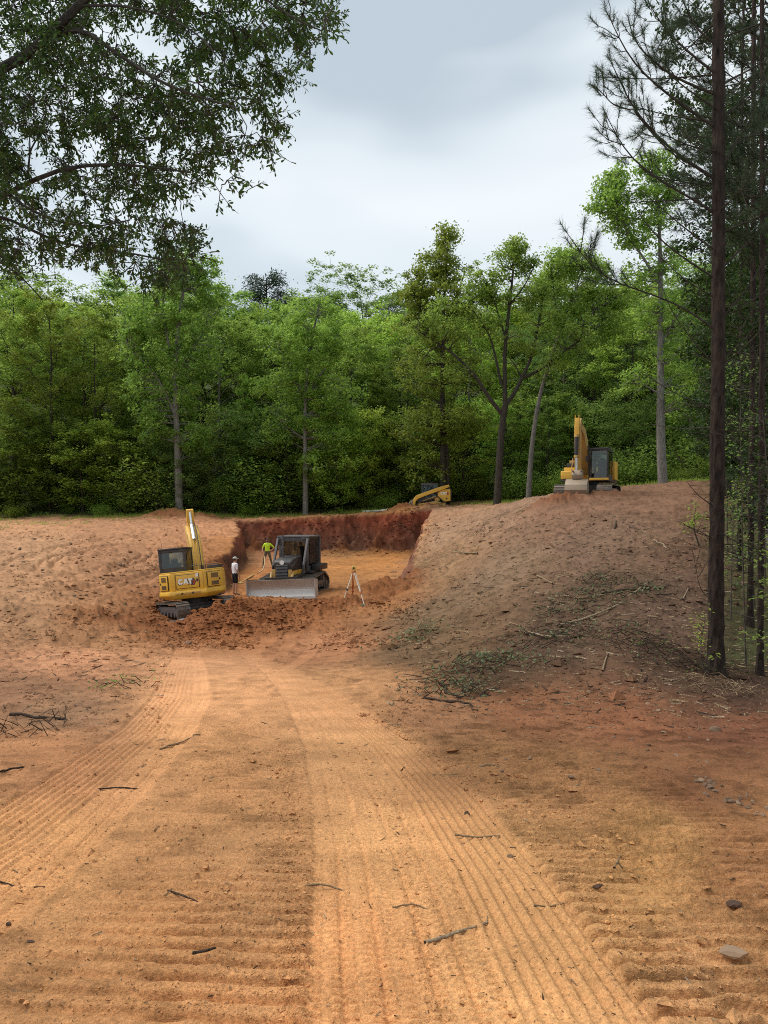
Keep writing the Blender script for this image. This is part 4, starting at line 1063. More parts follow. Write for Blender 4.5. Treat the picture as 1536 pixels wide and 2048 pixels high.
BUCK = paint('worn bucket steel', (0.25, 0.20, 0.15), 0.55, 0.2, 0.6, (0.42, 0.27, 0.14), 3)
CHROME = paint('chromed rod', (0.55, 0.56, 0.57), 0.2, 0.9, 0.1)
WHITE = paint('white paint', (0.78, 0.77, 0.74), 0.5, 0, 0.12)
RED = paint('red decal', (0.36, 0.035, 0.02), 0.5, 0, 0.15)
TRI_ORANGE = paint('amber lens', (0.6, 0.22, 0.02), 0.2, 0, 0.1)
SEATM = paint('seat cloth', (0.02, 0.02, 0.022), 0.8, 0, 0.1)
def glass_mat():
    m, n, l, b = new_mat('cab glass')
    b.inputs['Base Color'].default_value = (0.55, 0.62, 0.64, 1); b.inputs['Roughness'].default_value = 0.04
    b.inputs['Transmission Weight'].default_value = 0.85; b.inputs['IOR'].default_value = 1.45; b.inputs['Specular IOR Level'].default_value = 0.7
    tr = n.new('ShaderNodeBsdfTransparent'); tr.inputs['Color'].default_value = (0.74, 0.80, 0.79, 1)
    gl = n.new('ShaderNodeBsdfGlossy'); gl.inputs['Roughness'].default_value = 0.03
    fr = n.new('ShaderNodeFresnel'); fr.inputs['IOR'].default_value = 1.6
    mx_ = n.new('ShaderNodeMixShader'); l.new(fr.outputs['Fac'], mx_.inputs['Fac']); l.new(tr.outputs['BSDF'], mx_.inputs[1]); l.new(gl.outputs['BSDF'], mx_.inputs[2])
    l.new(mx_.outputs['Shader'], n['Material Output'].inputs['Surface'])
    return m
GLASS = glass_mat()

class MB:
    def __init__(s, M=None): s.v = []; s.f = []; s.m = []; s.M = M or Matrix.Identity(4); s.mi = 0
    def add(s, vs, fs):
        o = len(s.v); s.v += [tuple(s.M @ Vector(p)) for p in vs]
        for f in fs: s.f.append([i + o for i in f]); s.m.append(s.mi)
        return s
    def box(s, c, d, rot=None):
        x, y, z = d[0] / 2, d[1] / 2, d[2] / 2
        vs = [(-x, -y, -z), (x, -y, -z), (x, y, -z), (-x, y, -z), (-x, -y, z), (x, -y, z), (x, y, z), (-x, y, z)]
        T = Matrix.Translation(c) @ (rot.to_4x4() if rot is not None else Matrix.Identity(4))
        return s.add([T @ Vector(p) for p in vs], [(3, 2, 1, 0), (4, 5, 6, 7), (0, 1, 5, 4), (1, 2, 6, 5), (2, 3, 7, 6), (3, 0, 4, 7)])
    def bb(s, x0, x1, y0, y1, z0, z1): return s.box(((x0 + x1) / 2, (y0 + y1) / 2, (z0 + z1) / 2), (x1 - x0, y1 - y0, z1 - z0))
    def prism(s, poly, a0, a1, axis='x'):
        """outline in the other two axes, pulled from a0 to a1 along the axis"""
        n = len(poly)
        ar = sum(poly[i][0] * poly[(i + 1) % n][1] - poly[(i + 1) % n][0] * poly[i][1] for i in range(n))
        if ar < 0: poly = poly[::-1]
        mk = {'x': lambda a, p: (a, p[0], p[1]), 'y': lambda a, p: (p[1], a, p[0]), 'z': lambda a, p: (p[0], p[1], a)}[axis]
        vs = [mk(a0, p) for p in poly] + [mk(a1, p) for p in poly]
        return s.add(vs, [tuple(range(n - 1, -1, -1)), tuple(range(n, 2 * n))] + [(i, (i + 1) % n, n + (i + 1) % n, n + i) for i in range(n)])
    def cyl(s, p0, p1, r0, r1=None, n=12):
        r1 = r0 if r1 is None else r1; p0 = Vector(p0); p1 = Vector(p1); t = (p1 - p0).normalized()
        a = t.orthogonal().normalized(); b = t.cross(a)
        vs = []
        for p, r in ((p0, r0), (p1, r1)):
            for i in range(n): th = 2 * math.pi * i / n; vs.append(p + (a * math.cos(th) + b * math.sin(th)) * r)
        return s.add(vs, [tuple(range(n - 1, -1, -1)), tuple(range(n, 2 * n))] + [(i, (i + 1) % n, n + (i + 1) % n, n + i) for i in range(n)])
    def tube(s, pts, r, n=8):
        for a, b in zip(pts[:-1], pts[1:]): s.cyl(a, b, r, r, n)
        return s
    def build(s, name, mats, parent, bevel=0.0, seg=2, smooth=False):
        me = bpy.data.meshes.new(name)
        me.from_pydata(s.v, [], s.f)
        for m in (mats if isinstance(mats, (list, tuple)) else [mats]): me.materials.append(m)
        me.polygons.foreach_set('material_index', s.m)
        if bevel:
            bm = bmesh.new(); bm.from_mesh(me)
            bmesh.ops.recalc_face_normals(bm, faces=bm.faces)
            ed = [e for e in bm.edges if len(e.link_faces) == 2 and e.calc_face_angle(0) > R(25)]
            bmesh.ops.bevel(bm, geom=ed, offset=bevel, segments=seg, profile=0.6, affect='EDGES', clamp_overlap=True)
            bm.to_mesh(me); bm.free()
        me.update()
        if bevel or smooth:
            me.polygons.foreach_set('use_smooth', [True] * len(me.polygons)); me.set_sharp_from_angle(angle=R(40))
        return link_mesh(name, me, parent)

def hull_path(wheels, n=8):
    """belt line round a set of wheels (y, z, r) given in order (counter-clockwise seen from +x ... y to z)"""
    pts = []
    m = len(wheels)
    for i in range(m):
        y, z, r = wheels[i]; yp, zp, rp = wheels[i - 1]; yn, zn, rn = wheels[(i + 1) % m]
        def nrm(a, b):
            dy, dz = b[0] - a[0], b[1] - a[1]; L = math.hypot(dy, dz); ang = math.atan2(dz, dy); off = math.asin(max(-1, min(1, (a[2] - b[2]) / L)))
            return ang - math.pi / 2 + off
        a0 = nrm((yp, zp, rp), (y, z, r)); a1 = nrm((y, z, r), (yn, zn, rn))
        while a1 < a0 - 1e-6: a1 += 2 * math.pi
        k = max(2, int(n * (a1 - a0) / math.pi) + 1)
        for j in range(k): t = a0 + (a1 - a0) * j / (k - 1); pts.append((y + r * math.cos(t), z + r * math.sin(t)))
    return pts

def track(root, xc, width, wheels, pitch, M=None, pad=0.045, grouser=0.035, mat=STEEL, framemat=GRY, framez=None, rollers=5, rub=False):
    """one crawler: belt of pads, frame, wheels"""
    path = hull_path(wheels)
    P2 = np.array(path + [path[0]]); s = np.concatenate([[0], np.cumsum(np.linalg.norm(np.diff(P2, axis=0), axis=1))]); n = int(round(s[-1] / pitch))
    b = MB(M)
    for i in range(n):
        t = s[-1] * i / n; y = np.interp(t, s, P2[:, 0]); z = np.interp(t, s, P2[:, 1])
        t2 = (t + 0.02) % s[-1]; y2 = np.interp(t2, s, P2[:, 0]); z2 = np.interp(t2, s, P2[:, 1]); an = math.atan2(z2 - z, y2 - y)
        rot = Matrix.Rotation(an, 3, 'X')
        b.box((xc, y, z), (width, s[-1] / n * 0.96, pad), rot)
        o = rot @ Vector((0, 0, -1)); 
        b.box((xc + 0, y + o.y * (pad * 0.5 + grouser * 0.5), z + o.z * (pad * 0.5 + grouser * 0.5)), (width * 0.98, s[-1] / n * 0.22, grouser), rot)
    t = b.build('track', mat, root)
    f = MB(M)
    ys = [w[0] for w in wheels]; zlow = min(w[1] for w in wheels)
    y0, y1 = min(ys), max(ys)
    f.prism([(y0 + 0.15, zlow - 0.02), (y1 - 0.15, zlow - 0.02), (y1 - 0.2, zlow + 0.2), (y0 + 0.2, zlow + 0.2)], xc - width * 0.36, xc + width * 0.36)
    f.build('track_frame', framemat, t, 0.02)
    for w in wheels:
        k = MB(M); k.cyl((xc - width * 0.30, w[0], w[1]), (xc + width * 0.30, w[0], w[1]), w[2] * 0.93, n=20); k.cyl((xc - width * 0.42, w[0], w[1]), (xc + width * 0.42, w[0], w[1]), w[2] * 0.45, n=14)
        k.build('wheel', [framemat], t)
    for i in range(rollers):
        k = MB(M); y = y0 + 0.3 + (y1 - y0 - 0.6) * i / max(1, rollers - 1); k.cyl((xc - width * 0.40, y, zlow - 0.08), (xc + width * 0.40, y, zlow - 0.08), 0.10, n=12); k.build('roller', framemat, t)
    return t

def arm(poly_pts, x0, w, M=None):
    """side outline of a boom from its centre line (y, z, half thickness)"""
    up = []; dn = []
    for i, (y, z, h) in enumerate(poly_pts):
        a = poly_pts[max(0, i - 1)]; b = poly_pts[min(len(poly_pts) - 1, i + 1)]
        t = Vector((b[0] - a[0], b[1] - a[1])).normalized(); n = Vector((-t.y, t.x))
        up.append((y + n.x * h, z + n.y * h)); dn.append((y - n.x * h, z - n.y * h))
    return up + dn[::-1]

def letters(word, h, M, parent, mat, name='lettering', depth=0.008, gap=0.06, back=None, backoff=0.03):
    """heavy block capitals drawn as outlines"""
    G_ = {'C': [[(1, .68), (1, .78), (.78, 1), (.22, 1), (0, .78), (0, .22), (.22, 0), (.78, 0), (1, .22), (1, .36), (.66, .36), (.66, .28), (.34, .28), (.34, .72), (.66, .72), (.66, .68)]],
          'A': [[(0, 0), (.33, 1), (.77, 1), (1.1, 0), (.74, 0), (.69, .18), (.41, .18), (.36, 0)]],
          'T': [[(0, 1), (0, .72), (.28, .72), (.28, 0), (.66, 0), (.66, .72), (.94, .72), (.94, 1)]]}
    wd = {'C': 1, 'A': 1.1, 'T': .94}
    x = 0
    b = MB(M)
    for ch in word:
        for poly in G_[ch]:
            b.prism([((px_ * 0.86 + x) * h, py_ * h) for px_, py_ in poly], 0, depth, 'z')
        x += wd[ch] * 0.86 + gap - (0.12 if ch == 'A' else 0)
    return b.build(name, mat, parent)

def cab(root, x0, x1, y0, y1, z0, z1, t=0.07, slope=0.0, frame=BLK, M=None, roofm=None, name='cab', sill=0.45, seat=True, sill_rear=None):
    """cab: floor tub, corner posts, roof, a pane in every opening, a seat inside"""
    b = MB(M)
    for (x, y) in ((x0, y0), (x1 - t, y0), (x0, y1 - t), (x1 - t, y1 - t)):
        b.bb(x, x + t, y, y + t, z0 + 0.101, z1 - 0.101)
    b.bb(x0, x1, y0, y1, z0, z0 + 0.10); 
    b.bb(x0, x1, y0, y1, z1 - 0.10, z1)
    c = b.build(name, frame, root, 0.015)
    r = MB(M); r.bb(x0 - 0.02, x1 + 0.02, y0 - 0.03, y1 + 0.05, z1 + 0.002, z1 + 0.07); r.build('roof', roofm or frame, c, 0.03)
    low = MB(M); e = 0.012
    low.bb(x0 + t, x1 - t, y0 + e, y0 + e + 0.03, z0 + 0.1, z0 + (sill_rear or sill)); low.bb(x0 + e, x0 + e + 0.03, y0 + t, y1 - t, z0 + 0.1, z0 + sill * 0.7); low.bb(x1 - e - 0.03, x1 - e, y0 + t, y1 - t, z0 + 0.1, z0 + sill * 0.7)
    low.build('lower_panel', frame, c)
    for (nm, a) in (('rear_window', (x0 + t, x1 - t, y0 + 0.02, y0 + 0.028, z0 + (sill_rear or sill), z1 - 0.1)), ('windscreen', (x0 + t, x1 - t, y1 - 0.028, y1 - 0.02, z0 + 0.1, z1 - 0.1)),
                    ('side_window', (x0 + 0.02, x0 + 0.028, y0 + t, y1 - t, z0 + sill * 0.7, z1 - 0.1)), ('side_window', (x1 - 0.028, x1 - 0.02, y0 + t, y1 - t, z0 + sill * 0.7, z1 - 0.1))):
        k = MB(M); k.bb(*a); k.build(nm, GLASS, c)
    if seat:
        k = MB(M); xm = (x0 + x1) / 2; ym = y0 + (y1 - y0) * 0.42
        k.bb(xm - 0.24, xm + 0.24, ym - 0.2, ym + 0.3, z0 + 0.35, z0 + 0.5); k.box((xm, ym - 0.2, z0 + 0.82), (0.46, 0.12, 0.68)); k.box((xm, ym - 0.22, z0 + 1.22), (0.26, 0.1, 0.2))
        k.bb(xm - 0.12, xm + 0.12, ym - 0.1, ym + 0.1, z0 + 0.1, z0 + 0.35)
        k.build('seat', SEATM, c, 0.03)
    return c

# ---- compact radius excavator seen from behind
def excavator_rear():
    b0 = P(388, 1226, 28.2); zg = gz(b0.x, b0.y)
    root = empty('tracked_excavator', (b0.x + 0.10, b0.y, EYE - (1236 - 1024) / F * 28.2), (R(-3), R(-6.0), R(3))); root.scale = (0.95, 0.95, 0.95)
    tag(root, 'yellow excavator seen from behind with CAT on its tail, tilted on loose soil', 'excavator')
    U = Matrix.Rotation(R(29), 4, 'Z')
    wh = [(-1.15, 0.36, 0.32), (1.25, 0.36, 0.32)]
    for sx in (-1, 1): track(root, sx * 0.90, 0.48, wh, 0.13, U, rollers=5)
    c = MB(U); c.bb(-0.66, 0.66, -0.55, 0.55, 0.34, 0.62); c.bb(-0.66, 0.66, -0.8, -0.5, 0.36, 0.5); c.build('car_body', BLK, root, 0.03)
    c = MB(); c.cyl((0, 0, 0.62), (0, 0, 0.80), 0.5, n=24); c.build('slew_ring', BLK, root)
    # dozing blade towards the camera
    k = MB(U); prof = [(-1.62, -0.24), (-1.56, -0.24), (-1.50, -0.06), (-1.52, 0.14), (-1.58, 0.16), (-1.64, -0.05)]
    k.prism(prof, -1.15, 1.15); k.bb(-1.16, 1.16, -1.655, -1.60, -0.32, -0.20)
    bl = k.build('dozing_blade', BLADE, root, 0.01)
    k = MB(U); 
    for sx in (-0.45, 0.45): k.cyl((sx, -1.52, 0.0), (sx, -0.6, 0.42), 0.07, n=8)
    k.build('blade_arm', BLK, bl)
    # house: platform and faceted tail
    k = MB(); k.prism([(-1.08, -0.55), (1.08, -0.55), (1.10, 0.35), (0.95, 1.0), (-0.95, 1.0), (-1.10, 0.35)], 0.80, 0.93, 'z'); k.build('platform', BLK, root, 0.02)
    tail = [(-1.20, 0.25), (-1.20, -0.42), (-0.66, -1.06), (0.66, -1.06), (1.20, -0.42), (1.20, 0.25)]
    k = MB()
    k.prism([(p[0] * 0.995, p[1] * 0.97 if p[1] < 0 else p[1]) for p in tail], 1.07, 1.80, 'z')
    body = k.build('tail_body', YEL, root, 0.035, 3)
    # lower counterweight lip, flared like a shelf, and bumper below it
    lip = [(-1.23, 0.1), (-1.23, -0.46), (-0.70, -1.17), (0.70, -1.17), (1.23, -0.46), (1.23, 0.1)]
    k = MB()
    lo = [(p[0] * 0.86, p[1] * 0.90 if p[1] < 0 else p[1], 0.82) for p in lip]; mi = [(p[0], p[1], 0.98) for p in lip]; hi = [(p[0] * 0.985, p[1] * 0.975 if p[1] < 0 else p[1], 1.13) for p in lip]
    n_ = len(lip); k.add(lo + mi + hi, [tuple(range(n_ - 1, -1, -1)), tuple(range(2 * n_, 3 * n_))] + [(i, (i + 1) % n_, n_ + (i + 1) % n_, n_ + i) for i in range(n_)] + [(n_ + i, n_ + (i + 1) % n_, 2 * n_ + (i + 1) % n_, 2 * n_ + i) for i in range(n_)])
    k.build('counterweight', YEL, root, 0.03, 2)
    k = MB(); k.prism([(-0.5, 0.98), (0.5, 0.98), (0.44, 1.06), (-0.44, 1.06)], -1.21, -1.16, 'y') if False else k.bb(-0.46, 0.46, -1.195, -1.165, 0.99, 1.06); 
    k.build('step_plate', YEL_D, root, 0.01)
    for sx in (-0.2, 0.2):
        k = MB(); k.cyl((sx, -1.20, 1.025), (sx, -1.1915, 1.025), 0.04, n=12); k.build('lifting_hole', BLK, root)
    # hood top
    k = MB(); k.prism([(-1.16, 0.2), (-1.16, -0.40), (-0.64, -1.01), (0.64, -1.01), (1.16, -0.40), (1.16, 0.2)], 1.803, 1.85, 'z'); k.build('hood', YEL, root, 0.02)
    # rear door with emblem
    def plate(name, x0, x1, z0, z1, y, mat, par, M=None, th=0.02, bev=0.008):
        q = MB(M); q.bb(x0, x1, y - th, y, z0, z1); return q.build(name, mat, par, bev)
    yb = -1.03
    door = plate('rear_door', -0.44, 0.44, 1.20, 1.72, yb - 0.001, BLK, root, None, 0.012)
    plate('door_skin', -0.42, 0.42, 1.22, 1.70, yb - 0.014, YEL, door)
    plate('latch', 0.33, 0.41, 1.42, 1.53, yb - 0.036, BLK, door, None, 0.01)
    plate('notice', 0.32, 0.42, 1.60, 1.73, yb - 0.036, WHITE, door, None, 0.004, 0)
    for sx in (-0.52, 0.52):
        q = MB(); q.prism([(1.14, sx - 0.05), (1.79, sx - 0.07), (1.79, sx + 0.07), (1.14, sx + 0.05)], yb - 0.05, yb - 0.001, 'y'); q.build('tail_rib', YEL, body, 0.015)
    Mt = Matrix.Translation((-0.345, yb - 0.036, 1.36)) @ Matrix.Rotation(R(90), 4, 'X')
    Mb = Matrix.Translation((-0.360, yb - 0.0355, 1.335)) @ Matrix.Rotation(R(90), 4, 'X')
    q = MB(Matrix.Rotation(0, 4, 'X')); 
    hexa = [(0.12, 1.30), (0.25, 1.30), (0.32, 1.43), (0.25, 1.56), (0.12, 1.56)]
    q.prism([(z, x) for x, z in hexa], yb - 0.0355, yb - 0.0345, 'y'); e_ = q.build('emblem', BLK, door)
    q = MB(); q.prism([(z, x) for x, z in [(0.13, 1.325), (0.235, 1.325), (0.29, 1.43), (0.235, 1.54), (0.13, 1.54)]], yb - 0.0372, yb - 0.0362, 'y'); q.build('emblem_panel', RED, e_)
    letters('CAT', 0.205, Mb @ Matrix.Scale(1.14, 4), e_, BLK, 'lettering_outline', 0.002)
    letters('CAT', 0.205, Mt @ Matrix.Translation((0, 0, 0.004)), e_, WHITE, 'lettering', 0.004)
    q = MB(); q.prism([(1.33, -0.16), (1.33, 0.03), (1.425, -0.065)], yb - 0.0475, yb - 0.0455, 'y'); q.build('emblem_wedge', YEL, e_)
    # side doors on the angled faces with dark grilles
    for sx in (-1, 1):
        ang = math.atan2(-1.06 + 0.42, 0.66 - 1.20)  # face direction
        cx, cy = sx * 0.93, -0.74
        Ms = Matrix.Translation((cx, cy - 0.0, 0)) @ Matrix.Rotation(sx * math.atan2(0.64, 0.54), 4, 'Z') @ Matrix.Translation((0, 0.015, 0))
        dr = plate('side_door', -0.33, 0.31, 1.17, 1.74, -0.012, BLK, root, Ms, 0.014)
        plate('door_skin', -0.31, 0.29, 1.19, 1.72, -0.027, YEL, dr, Ms)
        for (z0, z1) in ((1.50, 1.68), (1.23, 1.38)):
            g = plate('grille', -0.16, 0.20, z0, z1, -0.048, YEL_D, dr, Ms, 0.004, 0)
            for i in range(6):
                q = MB(Ms); z = z0 + (z1 - z0) * (i + 0.5) / 6; q.bb(-0.15, 0.19, -0.062, -0.053, z - 0.006, z + 0.006); q.build('slat', BLK, g)
        plate('latch', -0.27 if sx < 0 else 0.21, -0.21 if sx < 0 else 0.27, 1.40, 1.48, -0.049, BLK, dr, Ms, 0.01)
    for (x0_, x1_) in ((-0.1, 0.45), (0.62, 1.1)):
        k = MB(); k.tube([(x0_, -0.55, 1.85), (x0_, -0.55, 2.02), (x1_, -0.55, 2.02), (x1_, -0.55, 1.85)], 0.014, 6); k.build('grab_rail', BLK, root)
    k = MB(); k.cyl((-1.0, -0.3, 2.75), (-1.02, -0.3, 3.15), 0.008, 0.005, 6); k.build('antenna', BLK, root)
    k = MB(); k.cyl((-0.25, -0.3, 2.77), (-0.25, -0.3, 2.87), 0.05, 0.045, 12); k.build('beacon', TRI_ORANGE, root)
    # engine top on the right, exhaust
    k = MB(); k.bb(0.62, 1.08, -0.25, 0.75, 1.78, 1.98); k.build('tank_cover', BLK, root, 0.04)
    k = MB(); k.cyl((0.5, -0.5, 1.85), (0.5, -0.5, 2.0), 0.05); k.build('exhaust', BLK, root)
    # cab on the left
    cab(root, -1.14, -0.12, -0.42, 0.95, 1.02, 2.70, 0.11, sill=0.9, sill_rear=1.0)
    k = MB(); k.tube([(-1.17, 0.9, 2.1), (-1.35, 0.95, 2.15), (-1.35, 0.95, 2.4)], 0.015); k.box((-1.35, 0.95, 2.3), (0.03, 0.12, 0.26)); k.build('mirror', BLK, root)
    # boom swung to the left
    S = Matrix.Translation((0.10, 0.80, 0)) @ Matrix.Rotation(R(15), 4, 'Z')
    k = MB(S); k.cyl((0, 0.1, 0.85), (0, 0.1, 1.5), 0.2, n=14); k.bb(-0.24, 0.24, 0.05, 0.5, 0.95, 1.35); k.build('swing_bracket', BLK, root, 0.02)
    line = [(0.25, 1.2, 0.15), (0.55, 1.9, 0.24), (0.95, 2.65, 0.27), (1.45, 3.2, 0.22), (2.15, 3.62, 0.14)]
    k = MB(S); k.prism(arm(line, 0, 0), -0.25, 0.25); boom = k.build('boom', YEL, root, 0.02)
    for dx in (-0.13, -0.05, 0.06, 0.14):
        pts = [(dx, p[0] - 0.70 * p[2] - 0.14, p[1] + 0.55 * p[2] + 0.06) for p in line[:4]] + [(dx, 2.0, 3.85)]
        k = MB(S); k.tube(pts, 0.018, 6); k.build('hydraulic_line', YEL_D if dx < 0.1 else BLK, boom)
    k = MB(S); 
    for dx in (-0.255, 0.255): k.tube([(dx, p[0] - 0.8 * p[2] - 0.02, p[1] + 0.55 * p[2] + 0.01) for p in line], 0.02, 6)
    k.build('boom_edge', YEL_D, boom)
    k = MB(S); k.cyl((-0.32, 0.35, 1.0), (-0.32, 0.75, 2.0), 0.07); k.cyl((-0.32, 0.75, 2.0), (-0.32, 1.05, 2.8), 0.035); k.build('boom_cylinder', BLK, boom)
    k = MB(S); k.cyl((0, 0.85, 3.08), (0, 1.6, 3.72), 0.075); k.cyl((0, 1.6, 3.72), (0, 2.02, 4.38), 0.05); k.build('stick_cylinder', CHROME, boom)
    st = [(2.0, 4.42, 0.09), (2.2, 3.68, 0.19), (2.6, 2.9, 0.15), (3.15, 1.9, 0.10)]
    k = MB(S); k.prism(arm(st, 0, 0), -0.15, 0.15); stick = k.build('stick', YEL, root, 0.02)
    k = MB(S); bk = [(3.1, 2.0), (3.3, 1.95), (3.45, 1.5), (3.2, 1.05), (2.75, 1.0), (2.7, 1.1), (3.05, 1.25), (3.1, 1.6)]
    k.prism(bk, -0.4, 0.4); k.build('bucket', BUCK, root, 0.02)
    return root
EXA = excavator_rear()

# ---- larger excavator seen from the front on the hill
def excavator_front():
    d = 42.0; b0 = P(1176, 992, d)
    root = empty('tracked_excavator', (b0.x, d, gz(b0.x, d) - 0.16), (0, R(0), R(155.5))); root.scale = (0.97, 0.95, 0.905)
    tag(root, 'yellow excavator facing the camera on top of the hill, bucket on the ground', 'excavator')
    wh = [(-1.45, 0.46, 0.38), (1.45, 0.46, 0.38)]
    for sx in (-1, 1): track(root, sx * 1.15, 0.80, wh, 0.19, None, 0.05, 0.03, rollers=6)
    k = MB(); k.bb(-0.85, 0.85, -0.7, 0.7, 0.45, 0.85); k.cyl((0, 0, 0.85), (0, 0, 1.05), 0.6, n=24); k.build('car_body', BLK, root, 0.02)
    k = MB(); k.bb(-1.3, 1.3, -2.2, 1.15, 1.05, 1.20); k.build('platform', BLK, root, 0.03)
    k = MB(); k.prism([(-1.3, -1.5), (1.3, -1.5), (1.3, -2.1), (0.8, -2.5), (-0.8, -2.5), (-1.3, -2.1)], 1.20, 2.0, 'z'); k.build('counterweight', YEL, root, 0.06, 3)
    k = MB(); k.bb(0.45, 1.3, -1.5, 0.3, 1.20, 1.95); k.build('engine_housing', YEL, root, 0.05)
    k = MB(); k.bb(0.62, 1.3, 0.31, 1.18, 1.20, 1.68); k.build('tool_box', YEL, root, 0.06, 3)
    k = MB(); k.bb(0.62, 1.15, -0.45, 0.28, 1.952, 2.20); k.build('air_intake', BLK, root, 0.04)
    k = MB(); k.bb(0.74, 1.02, -0.2, 0.1, 2.0, 2.38); k.build('handrail_post', YEL_D, root, 0.03)
    k = MB(); k.tube([(1.18, 1.1, 1.68), (1.18, 1.1, 2.3), (1.18, 0.4, 2.35)], 0.02, 6); k.build('grab_rail', BLK, root)
    cab(root, -1.30, -0.32, -0.35, 1.35, 1.16, 2.92, 0.085, roofm=GRY, sill=0.4)
    k = MB(); k.bb(-1.32, -0.30, 1.352, 1.40, 1.10, 1.24); k.build('cab_sill', YEL, root, 0.02)
    k = MB(); k.bb(-1.42, -1.305, -1.5, -0.36, 1.2, 2.30); k.build('side_cowl', YEL, root, 0.03)
    k = MB(); k.bb(-0.31, -0.20, -0.3, 1.1, 1.2, 2.0); k.build('cab_side_plate', BLK, root)
    # boom rises, stick hangs, bucket rests on the ground
    line = [(0.45, 1.5, 0.16), (0.9, 2.3, 0.30), (1.35, 3.2, 0.36), (2.0, 3.85, 0.28), (2.95, 4.05, 0.17)]
    k = MB(); k.prism(arm(line, 0, 0), -0.18, 0.22); boom = k.build('boom', YEL_D, root, 0.02)
    for sx in (-0.30, 0.34):
        k = MB(); k.cyl((sx, 0.95, 1.25), (sx, 1.55, 2.35), 0.09); k.cyl((sx, 1.55, 2.35), (sx, 1.75, 3.1), 0.05); k.build('boom_cylinder', BLK, boom)
    k = MB()
    for dx in (-0.12, -0.04, 0.05): k.tube([(dx, 1.0, 2.75), (dx, 1.35, 3.62), (dx, 2.1, 4.2), (dx, 3.0, 4.4)], 0.025, 6)
    k.build('hydraulic_line', BLK, boom)
    st = [(2.75, 4.55, 0.10), (2.98, 4.05, 0.24), (3.05, 3.2, 0.22), (3.0, 2.2, 0.17), (2.95, 1.45, 0.12)]
    k = MB(); k.prism(arm(st, 0, 0), -0.14, 0.18); stick = k.build('stick', YEL_D, root, 0.02)
    k = MB(); k.bb(-0.10, 0.14, 3.10, 3.34, 3.55, 4.55); k.build('stick_bracket', YEL, stick, 0.03)
    for dx in (-0.075, 0.115):
        k = MB(); k.bb(dx - 0.015, dx + 0.015, 3.15, 3.3, 4.5, 4.72); k.build('lug', YEL, stick)
    k = MB(); k.cyl((0.02, 3.40, 3.55), (0.02, 3.48, 2.35), 0.11, n=14); cy = k.build('bucket_cylinder', BLK, stick)
    k = MB(); k.cyl((0.02, 3.48, 2.35), (0.02, 3.45, 1.6), 0.055); k.build('rod', CHROME, cy)
    k = MB(); k.cyl((0.02, 3.38, 3.6), (0.02, 3.40, 3.45), 0.13); k.build('gland', YEL_D, cy)
    k = MB(); k.cyl((0.02, 3.47, 2.42), (0.02, 3.48, 2.3), 0.13); k.build('gland', YEL_D, cy)
    for dx in (-0.2, 0.24):
        k = MB(); k.tube([(dx, 3.45, 1.6), (dx, 3.0, 1.5), (dx, 3.2, 1.05)], 0.05, 8); k.build('linkage', BUCK, root)
    k = MB(); k.tube([(0.3, 2.9, 2.3), (0.33, 3.1, 1.7), (0.3, 3.15, 1.0)], 0.025, 6); k.build('hose', YEL_D, stick)
    # bucket: curled shell with side plates and teeth
    prof = [(3.15, 1.12), (3.42, 1.02), (3.66, 0.78), (3.74, 0.48), (3.62, 0.22), (3.35, 0.08), (3.0, 0.06)]
    inn = [(p[0] - 0.06 * (1 if p[0] > 3.2 else 0.2), p[1] + (0.0 if p[1] > 0.3 else 0.05)) for p in prof]
    k = MB(); k.prism(prof + inn[::-1], -0.52, 0.56); bu = k.build('bucket', BUCK, root, 0.01)
    for sx in (-0.55, 0.56):
        k = MB(); k.prism(prof, sx, sx + 0.03); k.build('side_plate', BUCK, bu)
    k = MB(); k.prism([(3.05, 1.1), (3.3, 1.12), (3.35, 1.35), (3.2, 1.62), (3.0, 1.55), (2.95, 1.3)], -0.25, 0.29); k.build('bucket_ear', BUCK, bu, 0.02)
    for i in range(5):
        x = -0.48 + i * 0.25; k = MB(); k.prism([(3.02, 0.03), (3.02, 0.12), (2.78, 0.05)], x - 0.05, x + 0.05); k.build('tooth', STEEL, bu)
    k = MB(); k.tube([(-0.34, 1.43, 2.0), (-0.22, 1.5, 2.3)], 0.012, 6); k.box((-0.20, 1.5, 2.35), (0.16, 0.03, 0.3)); k.build('mirror', BLK, root)
    return root
EXB = excavator_front()

